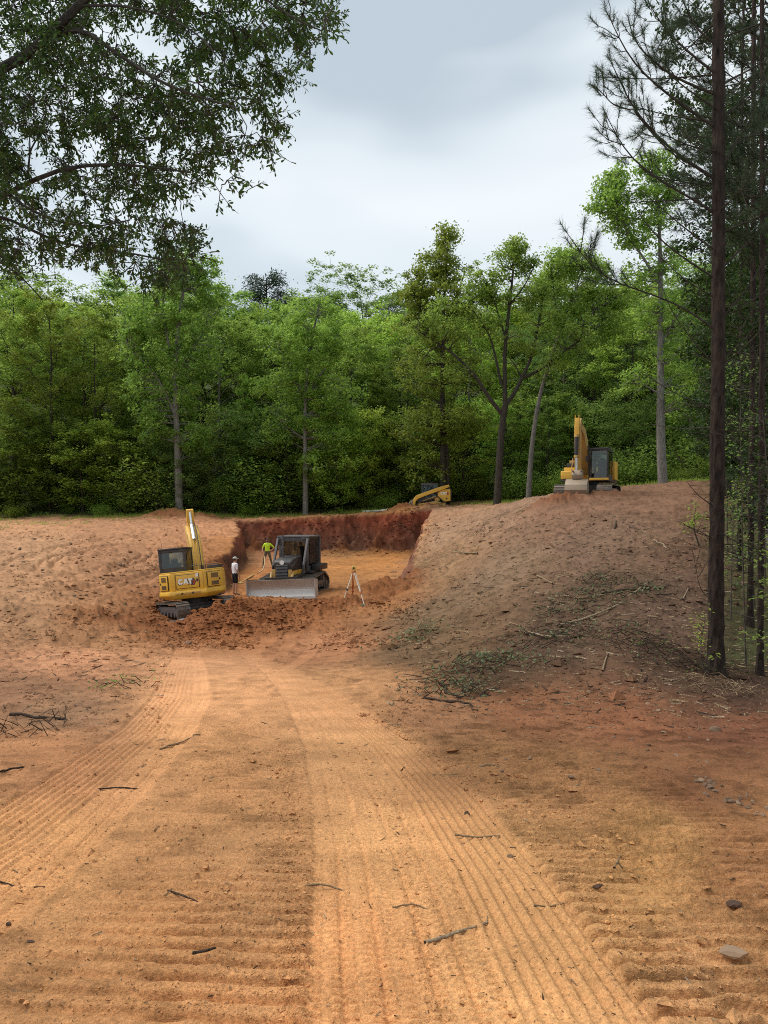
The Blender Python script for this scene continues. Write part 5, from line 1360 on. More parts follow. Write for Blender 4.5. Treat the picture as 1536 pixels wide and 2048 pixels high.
# ---- bulldozer coming towards the camera
def bulldozer():
    d = 36.6; b0 = P(590, 1180, d)
    root = empty('bulldozer', (b0.x, d, EYE - 3.80), (0, 0, R(168))); root.scale = (1, 1, 0.92)
    tag(root, 'black and yellow bulldozer with a caged cab and a broad steel blade in the pit', 'bulldozer')
    wh = [(-1.25, 0.40, 0.33), (1.35, 0.40, 0.33), (-0.75, 0.72, 0.27)]
    for sx in (-1, 1): track(root, sx * 0.95, 0.60, wh, 0.18, None, 0.05, 0.06, rollers=6)
    k = MB(); k.bb(-0.62, 0.62, -1.5, 1.5, 0.42, 1.02); k.build('hull', BLK, root, 0.03)
    k = MB(); k.prism([(0.2, 1.0), (1.80, 1.0), (1.80, 1.66), (1.55, 1.80), (0.2, 1.92)], -0.42, 0.42); k.build('hood', BLK, root, 0.06, 3)
    for sx in (-1, 1):
        k = MB(); k.bb(sx * 0.43 - 0.03 if sx > 0 else -0.46, 0.46 if sx > 0 else -0.40, 0.4, 1.80, 0.95, 1.22); k.build('side_panel', YEL, root, 0.02)
        k = MB(); k.bb(0.30 if sx > 0 else -0.47, 0.47 if sx > 0 else -0.30, 1.802, 1.86, 0.72, 1.30) ; k.build('front_guard', YEL_D, root, 0.02)
        k = MB(); k.prism([(1.2, 1.45), (1.82, 1.30), (1.82, 1.50), (1.2, 1.70)], 0.421 if sx > 0 else -0.50, 0.50 if sx > 0 else -0.421); k.build('hood_flank', BLK, root, 0.015)
    k = MB(); k.bb(-0.28, 0.28, 1.81, 1.84, 0.72, 1.55); gr = k.build('grille', BLK, root, 0.01)
    for i in range(11):
        k = MB(); z = 0.76 + i * 0.072; k.box((0, 1.855, z), (0.54, 0.03, 0.03), Matrix.Rotation(R(25), 3, 'X')); k.build('slat', GRY, gr)
    k = MB(); k.cyl((0.0, 1.845, 1.64), (0.0, 1.86, 1.64), 0.11, n=20); k.build('badge', WHITE, root)
    k = MB(); k.cyl((0.24, 1.05, 1.82), (0.24, 1.05, 2.95), 0.05, n=12); k.cyl((0.24, 1.05, 2.25), (0.24, 1.05, 2.4), 0.075, n=12); k.build('exhaust_stack', GRY, root)
    # cab with roll-over frame, screens and sweeps
    c = cab(root, -0.72, 0.72, -1.35, 0.20, 1.02, 2.74, 0.10, GRY and 0.0, frame=GRY, roofm=GRY, sill=0.5)
    k = MB(); k.bb(-0.80, 0.80, -1.55, 0.35, 2.815, 2.90); k.build('roll_over_roof', GRY, root, 0.03)
    k = MB(); k.prism([(2.40, -0.70), (2.81, -0.80), (2.81, 0.80), (2.40, 0.70), (2.55, 0.55), (2.62, 0.4), (2.62, -0.4), (2.55, -0.55)], 0.24, 0.30, 'y'); k.build('front_visor', GRY, root, 0.01)
    for sx in (-1, 1):
        k = MB(); k.prism([(0.22, 2.80), (0.36, 2.80), (0.98, 1.50), (0.98, 1.05), (0.86, 1.05), (0.86, 1.45)], sx * 0.735 - 0.05, sx * 0.735 + 0.05); k.build('sweep_bar', GRY, root, 0.015)
        k = MB(); k.bb(sx * 0.78 - 0.05, sx * 0.78 + 0.05, -1.5, -1.36, 1.0, 2.81); k.build('rear_post', GRY, root, 0.01)
        sc = MB(); 
        for i in range(14): y = -1.32 + i * 0.105; sc.bb(sx * 0.765 - 0.008, sx * 0.765 + 0.008, y - 0.007, y + 0.007, 1.45, 2.78)
        for i in range(9): z = 1.47 + i * 0.16; sc.bb(sx * 0.765 - 0.006, sx * 0.765 + 0.006, -1.34, 0.1, z - 0.006, z + 0.006)
        sc.build('side_screen', BLK, root)
        k = MB(); k.bb(sx * 0.80 - 0.16, sx * 0.80 + 0.16, -1.3, 0.3, 1.0, 1.12); k.build('fender', BLK, root, 0.02)
        k = MB(); k.bb(sx * 0.98 - 0.2, sx * 0.98 + 0.2, -1.5, -0.2, 1.12, 1.42); k.build('fuel_box', BLK, root, 0.03)
    sc = MB()
    for i in range(12): x = -0.66 + i * 0.12; sc.bb(x - 0.006, x + 0.006, -1.56, -1.55, 1.3, 2.8)
    for i in range(9): z = 1.4 + i * 0.16; sc.bb(-0.72, 0.72, -1.568, -1.561, z - 0.005, z + 0.005)
    sc.build('rear_screen', BLK, root)
    for (x, y, z) in ((-0.55, 0.36, 2.93), (0.55, 0.36, 2.93)):
        k = MB(); k.box((x, y, z - 0.16), (0.2, 0.06, 0.1)); k.build('work_lamp', WHITE if False else GRY, root, 0.01)
    # blade: curved mouldboard, polished lower half with skylight put into its colour, cutting edge
    Bm = Matrix.Translation((-0.19, 2.30, 0.02)) @ Matrix.Rotation(R(2), 4, 'Z') @ Matrix.Rotation(R(3.2), 4, 'Y') @ Matrix.Diagonal((1, 1, 0.84, 1))
    n = 10; W = 1.58
    def curve(t): return (0.20 * (2 * t - 1) ** 2 - 0.05 + (0.10 * t if t > 0.5 else 0.05), 1.0 * t)
    fr_ = [(curve(i / n)[0], curve(i / n)[1]) for i in range(n + 1)]
    up = [p for p in fr_ if p[1] >= 0.449]; lw = [p for p in fr_ if p[1] <= 0.451]
    def shell(pts, nm, mat, par):
        q = MB(Bm); q.prism(pts + [(p[0] - 0.05, p[1]) for p in pts][::-1], -W, W); return q.build(nm, mat, par)
    fr_.sort(key=lambda p: p[1])
    k = MB(Bm); pts = fr_
    # two bands share one line, so give the split its own points
    cut = 0.42; yc_ = np.interp(cut, [p[1] for p in fr_], [p[0] for p in fr_])
    lowp = [p for p in fr_ if p[1] < cut] + [(yc_, cut)]; upp = [(yc_, cut)] + [p for p in fr_ if p[1] > cut]
    bl = shell(upp, 'blade', BLADE, root); shell(lowp, 'blade_face', BLADE_LIT, bl)
    k = MB(Bm); k.bb(-W - 0.02, W + 0.02, 0.16, 0.24, -0.12, 0.02); k.build('cutting_edge', BLADE_LIT, bl)
    k = MB(Bm); k.bb(-W, W, -0.05, 0.16, 1.002, 1.04); k.bb(-0.75, 0.75, 0.0, 0.1, 1.04, 1.14); k.build('blade_rib', BLK, bl, 0.01)
    for sx in (-1, 1):
        k = MB(Bm); k.prism([(0.24, -0.10), (0.26, 1.0), (-0.22, 0.95), (-0.2, 0.0)], sx * W - 0.02, sx * W + 0.02); k.build('blade_end', BLADE, bl)
        k = MB(); k.cyl((sx * 0.55, 2.05, 0.35), (sx * 0.72, 0.6, 0.45), 0.11, n=10); k.build('push_arm', YEL_D, root)
        k = MB(); k.cyl((sx * 0.52, 1.75, 1.15), (sx * 0.45, 2.15, 0.62), 0.06, n=10); k.build('lift_cylinder', YEL_D, root)
    k = MB(); k.bb(-0.5, 0.5, -2.1, -1.5, 0.35, 0.95); k.build('drawbar', BLK, root, 0.03)
    return root
DOZ = bulldozer()

# ---- compact track loader at the pit edge
def loader():
    d = 63.6; b0 = P(860, 1020, d); zg = EYE - (1019 - 1024) / F * d
    root = empty('track_loader', (b0.x, d, zg + 0.05), (0, R(2), R(91)))
    tag(root, 'yellow compact track loader with a dark cab parked at the rim of the pit', 'track loader')
    wh = [(0.92, 0.26, 0.20), (-0.62, 0.72, 0.22), (-1.05, 0.30, 0.22)]
    wh = [(-1.05, 0.28, 0.22), (0.92, 0.26, 0.20), (-0.52, 0.74, 0.22)]
    for sx in (-1, 1): track(root, sx * 0.78, 0.40, wh, 0.10, None, 0.04, 0.025, RUB, YEL_D, rollers=4)
    for sx in (-1, 1):
        k = MB(); k.prism([(-1.02, 0.42), (0.75, 0.30), (0.80, 0.40), (-0.35, 0.60), (-0.55, 0.56)], sx * 0.985 - 0.02, sx * 0.985 + 0.01); k.build('track_guard', YEL_D, root, 0.01)
        k = MB(); k.cyl((sx * 0.99 - 0.02, -0.52, 0.74), (sx * 0.99 + 0.02, -0.52, 0.74), 0.10, n=14); k.build('sprocket_cover', YEL_D, root)
    k = MB(); k.bb(-0.55, 0.55, -1.2, 1.0, 0.35, 0.9); k.build('chassis', BLK, root, 0.02)
    k = MB(); k.prism([(-1.62, 0.62), (-1.05, 0.55), (-0.62, 0.98), (-0.55, 1.20), (-0.75, 1.55), (-1.55, 1.60), (-1.62, 1.5)], -0.82, 0.82); body = k.build('engine_body', YEL, root, 0.04, 3)
    k = MB(); k.bb(-0.8, 0.8, -1.70, -1.625, 0.60, 1.62); k.build('rear_door', BLK, root, 0.02)
    for sx in (-1, 1):
        M_ = Matrix.Translation((sx * 0.825, -0.80 if sx < 0 else -1.35, 1.14)) @ Matrix.Rotation(R(-90 if sx < 0 else 90), 4, 'Z') @ Matrix.Rotation(R(90), 4, 'X')
        letters('CAT', 0.20, M_, body, WHITE, 'lettering', 0.006)
        q = MB(M_); q.prism([(0.54, -0.03), (0.63, -0.03), (0.68, 0.1), (0.63, 0.23), (0.54, 0.23)], 0, 0.004, 'z'); q.build('emblem', RED, body)
        k = MB(); k.cyl((sx * 0.815, -1.30, 0.82), (sx * 0.84, -1.30, 0.82), 0.07, n=12); k.build('tie_down', BLK, body)
        # lift arm
        ln = [(-1.50, 1.86, 0.10), (-0.9, 1.66, 0.15), (-0.2, 1.42, 0.15), (0.6, 1.13, 0.15), (1.15, 0.92, 0.16)]
        k = MB(); k.prism(arm(ln, 0, 0), sx * 0.86 - 0.10, sx * 0.86 + 0.10); ar = k.build('lift_arm', YEL, root, 0.02)
        k = MB(); k.prism([(1.02, 1.08), (1.22, 1.05), (1.45, 0.72), (1.48, 0.12), (1.30, 0.10), (1.25, 0.55), (1.05, 0.80)], sx * 0.80 - 0.08, sx * 0.80 + 0.08); k.build('arm_foot', YEL, ar, 0.02)
        k = MB(); k.prism([(-1.60, 1.50), (-1.30, 1.50), (-1.35, 1.80), (-1.55, 1.92)], sx * 0.74 - 0.06, sx * 0.74 + 0.06); k.build('arm_tower', BLK, root)
        k = MB(); k.cyl((sx * 0.70, -1.15, 0.9), (sx * 0.80, -0.2, 1.36), 0.06, n=10); k.build('lift_cylinder', RED if False else BLK, root)
        k = MB(); k.prism([(-0.5, 0.88), (0.62, 0.55), (0.70, 0.62), (-0.40, 1.05)], sx * 0.83 - 0.05, sx * 0.83 + 0.05); k.build('side_rail', YEL_D, root, 0.01)
    cab(root, -0.52, 0.52, -0.62, 0.72, 0.72, 2.02, 0.07, frame=GRY, roofm=GRY, sill=0.3)
    k = MB(); k.prism([(1.48, 0.05), (1.55, 0.05), (1.6, 0.5), (1.9, 0.12), (2.35, 0.02), (2.35, 0.06), (1.95, 0.2), (1.62, 0.7), (1.5, 0.72)], -0.95, 0.95); k.build('bucket', BUCK, root)
    return root
LOD = loader()
# ------------------------------------------------------------------ people
def flat_mat(name, col, rough=0.8, var=0.15, scale=30):
    m, n, l, b = new_mat(name)
    tcn = n.new('ShaderNodeTexCoord'); nz = n.new('ShaderNodeTexNoise'); nz.inputs['Scale'].default_value = scale; nz.inputs['Detail'].default_value = 4
    mr = n.new('ShaderNodeMapRange'); mr.inputs['To Min'].default_value = 1 - var; mr.inputs['To Max'].default_value = 1 + var
    vm = n.new('ShaderNodeVectorMath'); vm.operation = 'SCALE'; vm.inputs[0].default_value = col
    l.new(tcn.outputs['Object'], nz.inputs['Vector']); l.new(nz.outputs['Fac'], mr.inputs['Value']); l.new(mr.outputs['Result'], vm.inputs['Scale'])
    l.new(vm.outputs['Vector'], b.inputs['Base Color']); b.inputs['Roughness'].default_value = rough; b.inputs['Specular IOR Level'].default_value = 0.2
    return m
SKIN = flat_mat('skin', (0.42, 0.23, 0.15), 0.55)
HAIR = flat_mat('dark hair', (0.03, 0.02, 0.014))
TEE_W = flat_mat('white cotton', (0.66, 0.64, 0.66)); TEE_Y = flat_mat('high visibility yellow', (0.50, 0.72, 0.035))
SHORT_K = flat_mat('black shorts', (0.012, 0.012, 0.016)); CAMO = flat_mat('olive work trousers', (0.12, 0.105, 0.065), 0.9, 0.6, 9)
CAP_L = flat_mat('pale grey cap', (0.45, 0.43, 0.40)); CAP_D = flat_mat('dark cap', (0.05, 0.045, 0.04)); BOOT = flat_mat('tan boots', (0.25, 0.19, 0.13)); SHOE = flat_mat('dusty shoes', (0.22, 0.15, 0.10))

def skin_mesh(chains, root_i=0):
    """chains: verts [(co, r)], edges -> one continuous skinned surface"""
    vs, es = chains
    me = bpy.data.meshes.new('tmp'); me.from_pydata([v[0] for v in vs], es, []); 
    ob = bpy.data.objects.new('tmp', me); COL.objects.link(ob)
    sk = ob.modifiers.new('skin', 'SKIN'); sk.use_smooth_shade = True
    for i, v in enumerate(vs):
        d_ = me.skin_vertices[0].data[i]; r = v[1]; d_.radius = r if isinstance(r, tuple) else (r, r); d_.use_root = (i == root_i)
    ss = ob.modifiers.new('sub', 'SUBSURF'); ss.levels = 2; ss.render_levels = 2
    dg = bpy.context.evaluated_depsgraph_get(); dg.update()
    out = bpy.data.meshes.new_from_object(ob.evaluated_get(dg))
    bpy.data.objects.remove(ob); bpy.data.meshes.remove(me)
    return out

def person(loc, rz, height, shirt, legs, shoe, capm, short, pose, label, long_sleeve=False, beard=False):
    k = height / 1.78
    root = empty('person', loc, (0, 0, rz)); root.scale = (k, k, k)
    V = []; E = []
    def add(co, r, prev=None):
        V.append((co, r)); i = len(V) - 1
        if prev is not None: E.append((prev, i))
        return i
    pel = add((0, 0, 0.98), (0.155, 0.115)); wa = add((0, 0.0, 1.12), (0.150, 0.11), pel); ch = add((0, 0.0, 1.32), (0.185, 0.125), wa); sh_ = add((0, -0.01, 1.44), (0.15, 0.09), ch)
    nk = add((0, 0.0, 1.52), 0.058, sh_); hd0 = add((0, 0.012, 1.60), (0.072, 0.085), nk); hd1 = add((0, 0.012, 1.68), (0.078, 0.098), hd0); add((0, 0.005, 1.755), (0.055, 0.07), hd1)
    def limb(start, pts):
        p = start
        for co, r in pts: p = add(co, r, p)
        return p
    hands = []
    for sx in (-1, 1):
        A = pose['arm'][sx]
        limb(sh_, [((sx * 0.17, -0.01, 1.43), 0.068), ((sx * 0.5 * (0.17 + abs(A[0][0])) , A[0][1] * 0.5, (1.43 + A[0][2]) / 2), 0.058), (A[0], 0.045), (((A[0][0] + A[1][0]) / 2, (A[0][1] + A[1][1]) / 2, (A[0][2] + A[1][2]) / 2), 0.042), (A[1], 0.03), (A[2], (0.042, 0.022))])
        L = pose['leg'][sx]
        limb(pel, [((sx * 0.095, 0, 0.90), 0.098), ((sx * 0.095 * 0.5 + L[0][0] * 0.5, L[0][1] * 0.5, 0.70), 0.088 if not short else 0.09), (L[0], 0.062), ((L[0][0] * 0.5 + L[1][0] * 0.5, L[0][1] * 0.5 + L[1][1] * 0.5 - 0.01, 0.32), 0.06 if not short else 0.055), (L[1], 0.044), ((L[1][0], L[1][1] + 0.04, 0.045), 0.045), ((L[1][0] + sx * 0.03, L[1][1] + 0.17, 0.035), 0.038)])
        hands.append((A[1], A[2], sx))
    me = skin_mesh((V, E))
    mats = [SKIN, shirt, legs, shoe, HAIR]
    for m in mats: me.materials.append(m)
    for p in me.polygons:
        c = p.center; ax = abs(c.x); m = 0
        armr = ax > 0.20 and c.z > 0.78
        if c.z < 0.10: m = 3
        elif c.z < 1.02 and not armr: m = 2 if (not short or c.z > 0.56) else 0
        elif c.z < 1.50 and (not armr or c.z > 1.22): m = 1
        if c.z < 0.30 and not short and c.z > 0.10: m = 2 if c.z > 0.2 else 3
        if c.z > 1.60 and c.y < 0.0: m = 4
        if beard and 1.555 < c.z < 1.625 and c.y > 0.05: m = 4
        p.material_index = m; p.use_smooth = True
    link_mesh('body', me, root)
    # fingers: five short bent chains from each palm
    for (wr, pm, sx) in hands:
        d_ = (Vector(pm) - Vector(wr)).normalized(); side = Vector((0, 1, 0)) if abs(d_.y) < 0.7 else Vector((0, 0, 1)); side = (side - d_ * side.dot(d_)).normalized(); nrm = d_.cross(side) * sx
        for i, (o, l_) in enumerate(((-0.030, 0.065), (-0.010, 0.075), (0.010, 0.072), (0.030, 0.06), (0.045, 0.05))):
            p0 = Vector(pm) + side * o * (1 if i < 4 else 0.9); th = i == 4
            dd = d_ if not th else (d_ * 0.6 + side * 0.8).normalized(); p0 = p0 if not th else Vector(pm) - d_ * 0.03 + side * 0.03
            p1 = p0 + dd * l_ * 0.55; p2 = p1 + (dd * 0.6 - nrm * 0.8).normalized() * l_ * 0.5
            q = MB(); q.cyl(p0, p1, 0.0105, 0.0095, 6); q.cyl(p1, p2, 0.0095, 0.007, 6); q.build('finger', SKIN, root, smooth=True)
    # cap with peak, ears, nose, eyes
    cp = bmesh.new(); bmesh.ops.create_uvsphere(cp, u_segments=16, v_segments=10, radius=0.1); 
    bmesh.ops.delete(cp, geom=[v for v in cp.verts if v.co.z < -0.012], context='VERTS')
    for v in cp.verts: v.co.x *= 0.94; v.co.y *= 1.12; v.co.z *= 0.92
    m_ = bpy.data.meshes.new('cap'); cp.to_mesh(m_); cp.free(); m_.materials.append(capm); c_ = link_mesh('cap', m_, root); c_.location = (0, 0.0, 1.70)
    q = MB(); q.prism([(-0.075, 0.09), (0.075, 0.09), (0.06, 0.165), (0.0, 0.185), (-0.06, 0.165)], 1.693, 1.703, 'z'); q.build('cap_peak', capm, root)
    for sx in (-1, 1):
        q = MB(); q.box((sx * 0.088, 0.005, 1.645), (0.018, 0.035, 0.06)); q.build('ear', SKIN, root, 0.008)
        q = MB(); q.box((sx * 0.03, 0.105, 1.665), (0.024, 0.012, 0.012)); q.build('eye', HAIR, root, 0.003)
    q = MB(); q.prism([(0.10, 1.665), (0.128, 1.628), (0.10, 1.62)], -0.012, 0.012); q.build('nose', SKIN, root)
    q = MB(); q.box((0, 0.102, 1.595), (0.05, 0.012, 0.010)); q.build('mouth', flat_mat('lips', (0.25, 0.10, 0.08)), root)
    tag(root, label, 'person')
    return root
def on_ground(px, d):
    x = (px - 768) / F * d
    return (x, d, float(G(np.array([x]), np.array([d]))[0]) - 0.01)
_l = on_ground(470, 34.6)
person((_l[0], _l[1], EYE - (1190 - 1024) / F * 34.6), R(-52), 1.72, TEE_W, SHORT_K, SHOE, CAP_L, True,
       {'arm': {-1: [(-0.25, -0.02, 1.16), (-0.25, 0.06, 0.92), (-0.25, 0.09, 0.83)], 1: [(0.25, -0.02, 1.16), (0.25, 0.07, 0.92), (0.25, 0.10, 0.83)]}, 'leg': {-1: [(-0.10, 0.01, 0.52), (-0.11, -0.02, 0.09)], 1: [(0.10, 0.02, 0.52), (0.11, 0.02, 0.09)]}},
       'person in a white T-shirt, black shorts and pale cap standing beside the yellow excavator')
_l = on_ground(535, 46.0)
PY = person((_l[0], 46.0, EYE - (1135.5 - 1024) / F * 46), R(176), 1.76, TEE_Y, CAMO, BOOT, CAP_D, False,
       {'arm': {-1: [(-0.40, -0.06, 1.20), (-0.24, 0.12, 1.04), (-0.17, 0.15, 1.02)], 1: [(0.30, 0.03, 1.17), (0.27, 0.20, 0.98), (0.24, 0.27, 0.95)]}, 'leg': {-1: [(-0.20, 0.02, 0.52), (-0.30, -0.02, 0.09)], 1: [(0.20, 0.03, 0.52), (0.29, 0.0, 0.09)]}},
       'person in a bright yellow T-shirt with one hand on the hip, standing in the pit', beard=True)

# ------------------------------------------------------------------ survey tripod, timber, small site things
TRI_W = paint('tripod pale timber', (0.66, 0.60, 0.50), 0.6, 0, 0.2); TRI_O = paint('tripod orange fittings', (0.45, 0.12, 0.03), 0.5, 0, 0.3); INST = paint('instrument yellow', (0.68, 0.48, 0.12), 0.5, 0, 0.15)
WOOD_Y = flat_mat('yellow timber', (0.50, 0.34, 0.13), 0.8, 0.2, 12); HOSE = flat_mat('tan hose', (0.48, 0.33, 0.19), 0.7, 0.1)
def tripod():
    d = 30.0; head = P(707.5, 1142, d)
    root = empty('survey_tripod', (head.x, d, gz(head.x, d))); 
    tag(root, 'survey tripod with pale legs and a small level on its head, before the pit', 'tripod')
    hz = head.z - root.location.z
    feet = [(686.5, 1203, d - 0.1, TRI_W), (730, 1214, d - 0.75, TRI_W), (704, 1207, d + 0.8, TRI_O)]
    q = MB(); q.cyl((0, 0, hz - 0.08), (0, 0, hz), 0.10, 0.09, 14); q.build('head_plate', TRI_O, root, 0.01)
    for i, (px, py, dd, mt) in enumerate(feet):
        f = P(px, py, dd) - root.location; f.z = min(f.z, gz((P(px, py, dd)).x, dd) - root.location.z + 0.05); t = Vector((f.x * 0.10, f.y * 0.10, hz - 0.06)); v = f - t
        q = MB(); s_ = Vector((-v.y, v.x, 0)).normalized() * 0.035
        q.cyl(t + s_, t + s_ * 0.4 + v * 0.62, 0.016, n=8); q.cyl(t - s_, t - s_ * 0.4 + v * 0.62, 0.016, n=8); 
        lg = q.build('leg', mt, root)
        q = MB(); q.cyl(t + v * 0.40, f, 0.021, 0.018, 8); q.build('lower_leg', mt, lg)
        q = MB(); q.cyl(t + v * 0.56, t + v * 0.62, 0.05, n=10); q.build('clamp', BLK if i == 0 else TRI_O, lg)
    q = MB(); q.cyl((0, 0, hz), (0, 0, hz + 0.05), 0.06, n=14); q.bb(-0.075, 0.075, -0.07, 0.07, hz + 0.05, hz + 0.17); ins = q.build('level', INST, root, 0.01)
    q = MB(); q.cyl((0, -0.10, hz + 0.12), (0, 0.10, hz + 0.12), 0.035, n=12); q.build('telescope', BLK, ins)
    q = MB(); q.bb(-0.04, 0.04, -0.03, 0.03, hz + 0.172, hz + 0.22); q.build('carry_handle', INST, ins, 0.01)
tripod()

def lay(name, pts_px, width, mat, label, cat, group=None, lift=0.0, sides=6, taper=0.6, n=10, knots=0.0, seed=0, flat=False):
    """a stick, board or hose lying along a line of pixels on the ground"""
    rng = np.random.RandomState(seed + 5)
    w = np.array([np.array(hit(px, py)) for px, py in pts_px]); w[:, 2] += lift
    p = smooth_path(w, n)
    t_ = np.linspace(0, 1, n); p[:, 2] = w[0, 2] * (1 - t_) + w[-1, 2] * t_
    p[:, 2] += np.percentile(G(p[:, 0], p[:, 1]) - p[:, 2], 70) + width * 0.5
    if knots: p[1:-1] += rng.randn(n - 2, 3) * knots * np.array([1, 1, 0.4])
    base = p.mean(0)
    v, f = tubes([(p - base, np.linspace(width, width * taper, n) * (1 + 0.12 * rng.randn(n)))], sides)
    o = link_mesh(name, np_mesh(name, v, f, mat), None); o.location = base
    return tag(o, label, cat, group)

WOOD_PALE = bark('peeled wood', (0.22, 0.16, 0.10), (0.50, 0.38, 0.25), 10)
WOOD_TAN = bark('dry stick', (0.16, 0.11, 0.065), (0.40, 0.28, 0.16), 10)
WOOD_DK = bark('dark stick', (0.03, 0.022, 0.016), (0.10, 0.07, 0.05), 10)
lay('branch', [(850, 1890), (905, 1872), (975, 1848)], 0.0075, WOOD_PALE, 'straight pale branch lying across the wheel tracks in front', 'branch', knots=0.0012, seed=1)
lay('branch', [(1120, 1256), (1190, 1235), (1245, 1205), (1295, 1170)], 0.026, WOOD_PALE, 'longest bare pale branch lying on the slope of the hill', 'branch', knots=0.03, seed=2, lift=0.05)
lay('branch', [(1040, 1262), (1090, 1280), (1150, 1274)], 0.03, WOOD_PALE, 'bare branch below the long pale branch on the hill', 'branch', seed=3, knots=0.02)
lay('branch', [(1150, 1200), (1200, 1195), (1260, 1186)], 0.028, WOOD_TAN, 'tan branch above the long pale branch on the hill', 'branch', seed=4, knots=0.02)
lay('branch', [(1205, 1190), (1255, 1183), (1300, 1180)], 0.04, WOOD_DK, 'dark thick branch across the green brush on the hill', 'branch', seed=5, knots=0.02)
lay('branch', [(1075, 1155), (1105, 1171)], 0.035, WOOD_TAN, 'short pale log on the middle of the hill', 'log', seed=6)
lay('branch', [(1308, 1080), (1322, 1092), (1338, 1100)], 0.03, WOOD_PALE, 'pale crooked stick high on the hill left of the near pine', 'branch', seed=7, knots=0.02)
lay('branch', [(905, 1108), (930, 1108), (955, 1110)], 0.06, WOOD_TAN, 'tan log piece on the hill just right of the pit rim', 'log', seed=8)
lay('branch', [(880, 1372), (905, 1395), (950, 1400), (975, 1384)], 0.025, WOOD_DK, 'dark crooked branch at the foot of the hill', 'branch', seed=9, knots=0.03, lift=0.03)
lay('branch', [(850, 1398), (880, 1402), (930, 1408), (955, 1422)], 0.02, WOOD_DK, 'dark branch lying nearest the road at the foot of the hill', 'branch', seed=10, knots=0.03)
lay('branch', [(1205, 1343), (1212, 1318), (1216, 1308)], 0.02, WOOD_TAN, 'splintered pale wood standing below the hill centre', 'wood', seed=11, lift=0.05)
lay('branch', [(785, 1818), (830, 1812), (870, 1826)], 0.004, WOOD_TAN, 'thin curved twig just left of the near pale branch', 'twig', seed=12, knots=0.0015)
lay('branch', [(1068, 1815), (1095, 1812), (1128, 1812)], 0.004, WOOD_TAN, 'short thin twig across the right wheel track', 'twig', seed=13, knots=0.0015)
lay('branch', [(910, 1672), (950, 1675), (1000, 1676)], 0.006, WOOD_TAN, 'thin twig lying across the right wheel track farther up', 'twig', seed=14, knots=0.0015)
lay('branch', [(320, 1500), (360, 1488), (400, 1470)], 0.009, WOOD_TAN, 'tan twig beside the left wheel track', 'twig', seed=15, knots=0.01)
lay('branch', [(0, 1545), (35, 1540), (68, 1532)], 0.009, WOOD_DK, 'dark stick at the left edge of the road', 'twig', seed=16, knots=0.01)
lay('branch', [(195, 1577), (235, 1579), (280, 1578)], 0.006, WOOD_DK, 'dark straight twig left of the grouser marks', 'twig', seed=17, knots=0.002)
lay('branch', [(0, 1768), (40, 1772), (90, 1776)], 0.004, WOOD_DK, 'thin dark twig at the left edge in front', 'twig', seed=18, knots=0.002)
lay('branch', [(385, 1908), (410, 1905), (432, 1898)], 0.006, WOOD_DK, 'little dark twig on the nearest grouser marks', 'twig', seed=19, knots=0.0015)
lay('branch', [(335, 1782), (360, 1800), (395, 1806)], 0.005, WOOD_DK, 'curled dark twig left of the grouser marks', 'twig', seed=20, knots=0.0015)
lay('branch', [(1228, 1740), (1236, 1725), (1240, 1718)], 0.006, WOOD_TAN, 'upright pair of dry stems right of the wheel track', 'twig', seed=21, lift=0.03)
lay('branch', [(855, 1550), (890, 1552), (915, 1549)], 0.004, WOOD_TAN, 'thin twig on the bend of the right wheel track', 'twig', seed=22, knots=0.0015)
lay('branch', [(20, 1430), (60, 1436), (130, 1440)], 0.02, WOOD_DK, 'dark branch on the left bank above the road', 'branch', seed=23, knots=0.02)
lay('branch', [(610, 1775), (650, 1778), (700, 1788)], 0.005, WOOD_TAN, 'thin broken twig across the middle wheel track', 'twig', seed=24, knots=0.002)
lay('branch', [(954, 1535), (980, 1530), (1015, 1538)], 0.008, WOOD_TAN, 'tan twig at the road edge below the hill', 'twig', seed=25, knots=0.002)
lay('branch', [(1366, 1200), (1376, 1180)], 0.02, WOOD_PALE, 'short pale stick standing from the scraped slope beside the near pine', 'wood', seed=26)
lay('branch', [(1230, 1058), (1232, 1042)], 0.035, WOOD_DK, 'dark stub sticking up on the hill below the standing excavator', 'stub', seed=27, lift=0.04)
lay('branch', [(457, 1166), (468, 1176), (478, 1187)], 0.035, WOOD_TAN, 'tan plank end leaning by the feet of the white-shirted person', 'plank', seed=28)
lay('timber', [(478, 1168), (492, 1160), (507, 1151)], 0.05, WOOD_Y, 'long yellow timber lying behind the bulldozer blade', 'timber', seed=29, sides=4, taper=1.0)
lay('timber', [(476, 1168), (485, 1168)], 0.05, WOOD_Y, 'short yellow timber offcut beside the long yellow timber', 'timber', seed=30, sides=4, taper=1.0)
lay('timber', [(725, 1024), (745, 1022), (775, 1022)], 0.10, paint('white board', (0.62, 0.60, 0.52), 0.7, 0, 0.3), 'pale flat board lying in the grass behind the pit', 'board', seed=31, sides=4, taper=1.0)
# hose from the yellow-shirted person's hand to the ground
hp_ = [P(529.5, 1113, 45.75), P(529.5, 1122, 45.4), P(529, 1130, 45.0), P(527, 1137, 44.6), P(523, 1143, 44.0), P(515, 1146, 43.6)]
v_, f_ = tubes([(smooth_path([np.array(q) for q in hp_], 14) - np.array(hp_[-1]), np.full(14, 0.035))], 6)
o_ = link_mesh('hose', np_mesh('hose', v_, f_, HOSE)); o_.location = hp_[-1]
tag(o_, 'tan hose hanging from the hand of the yellow-shirted person to the ground', 'hose')

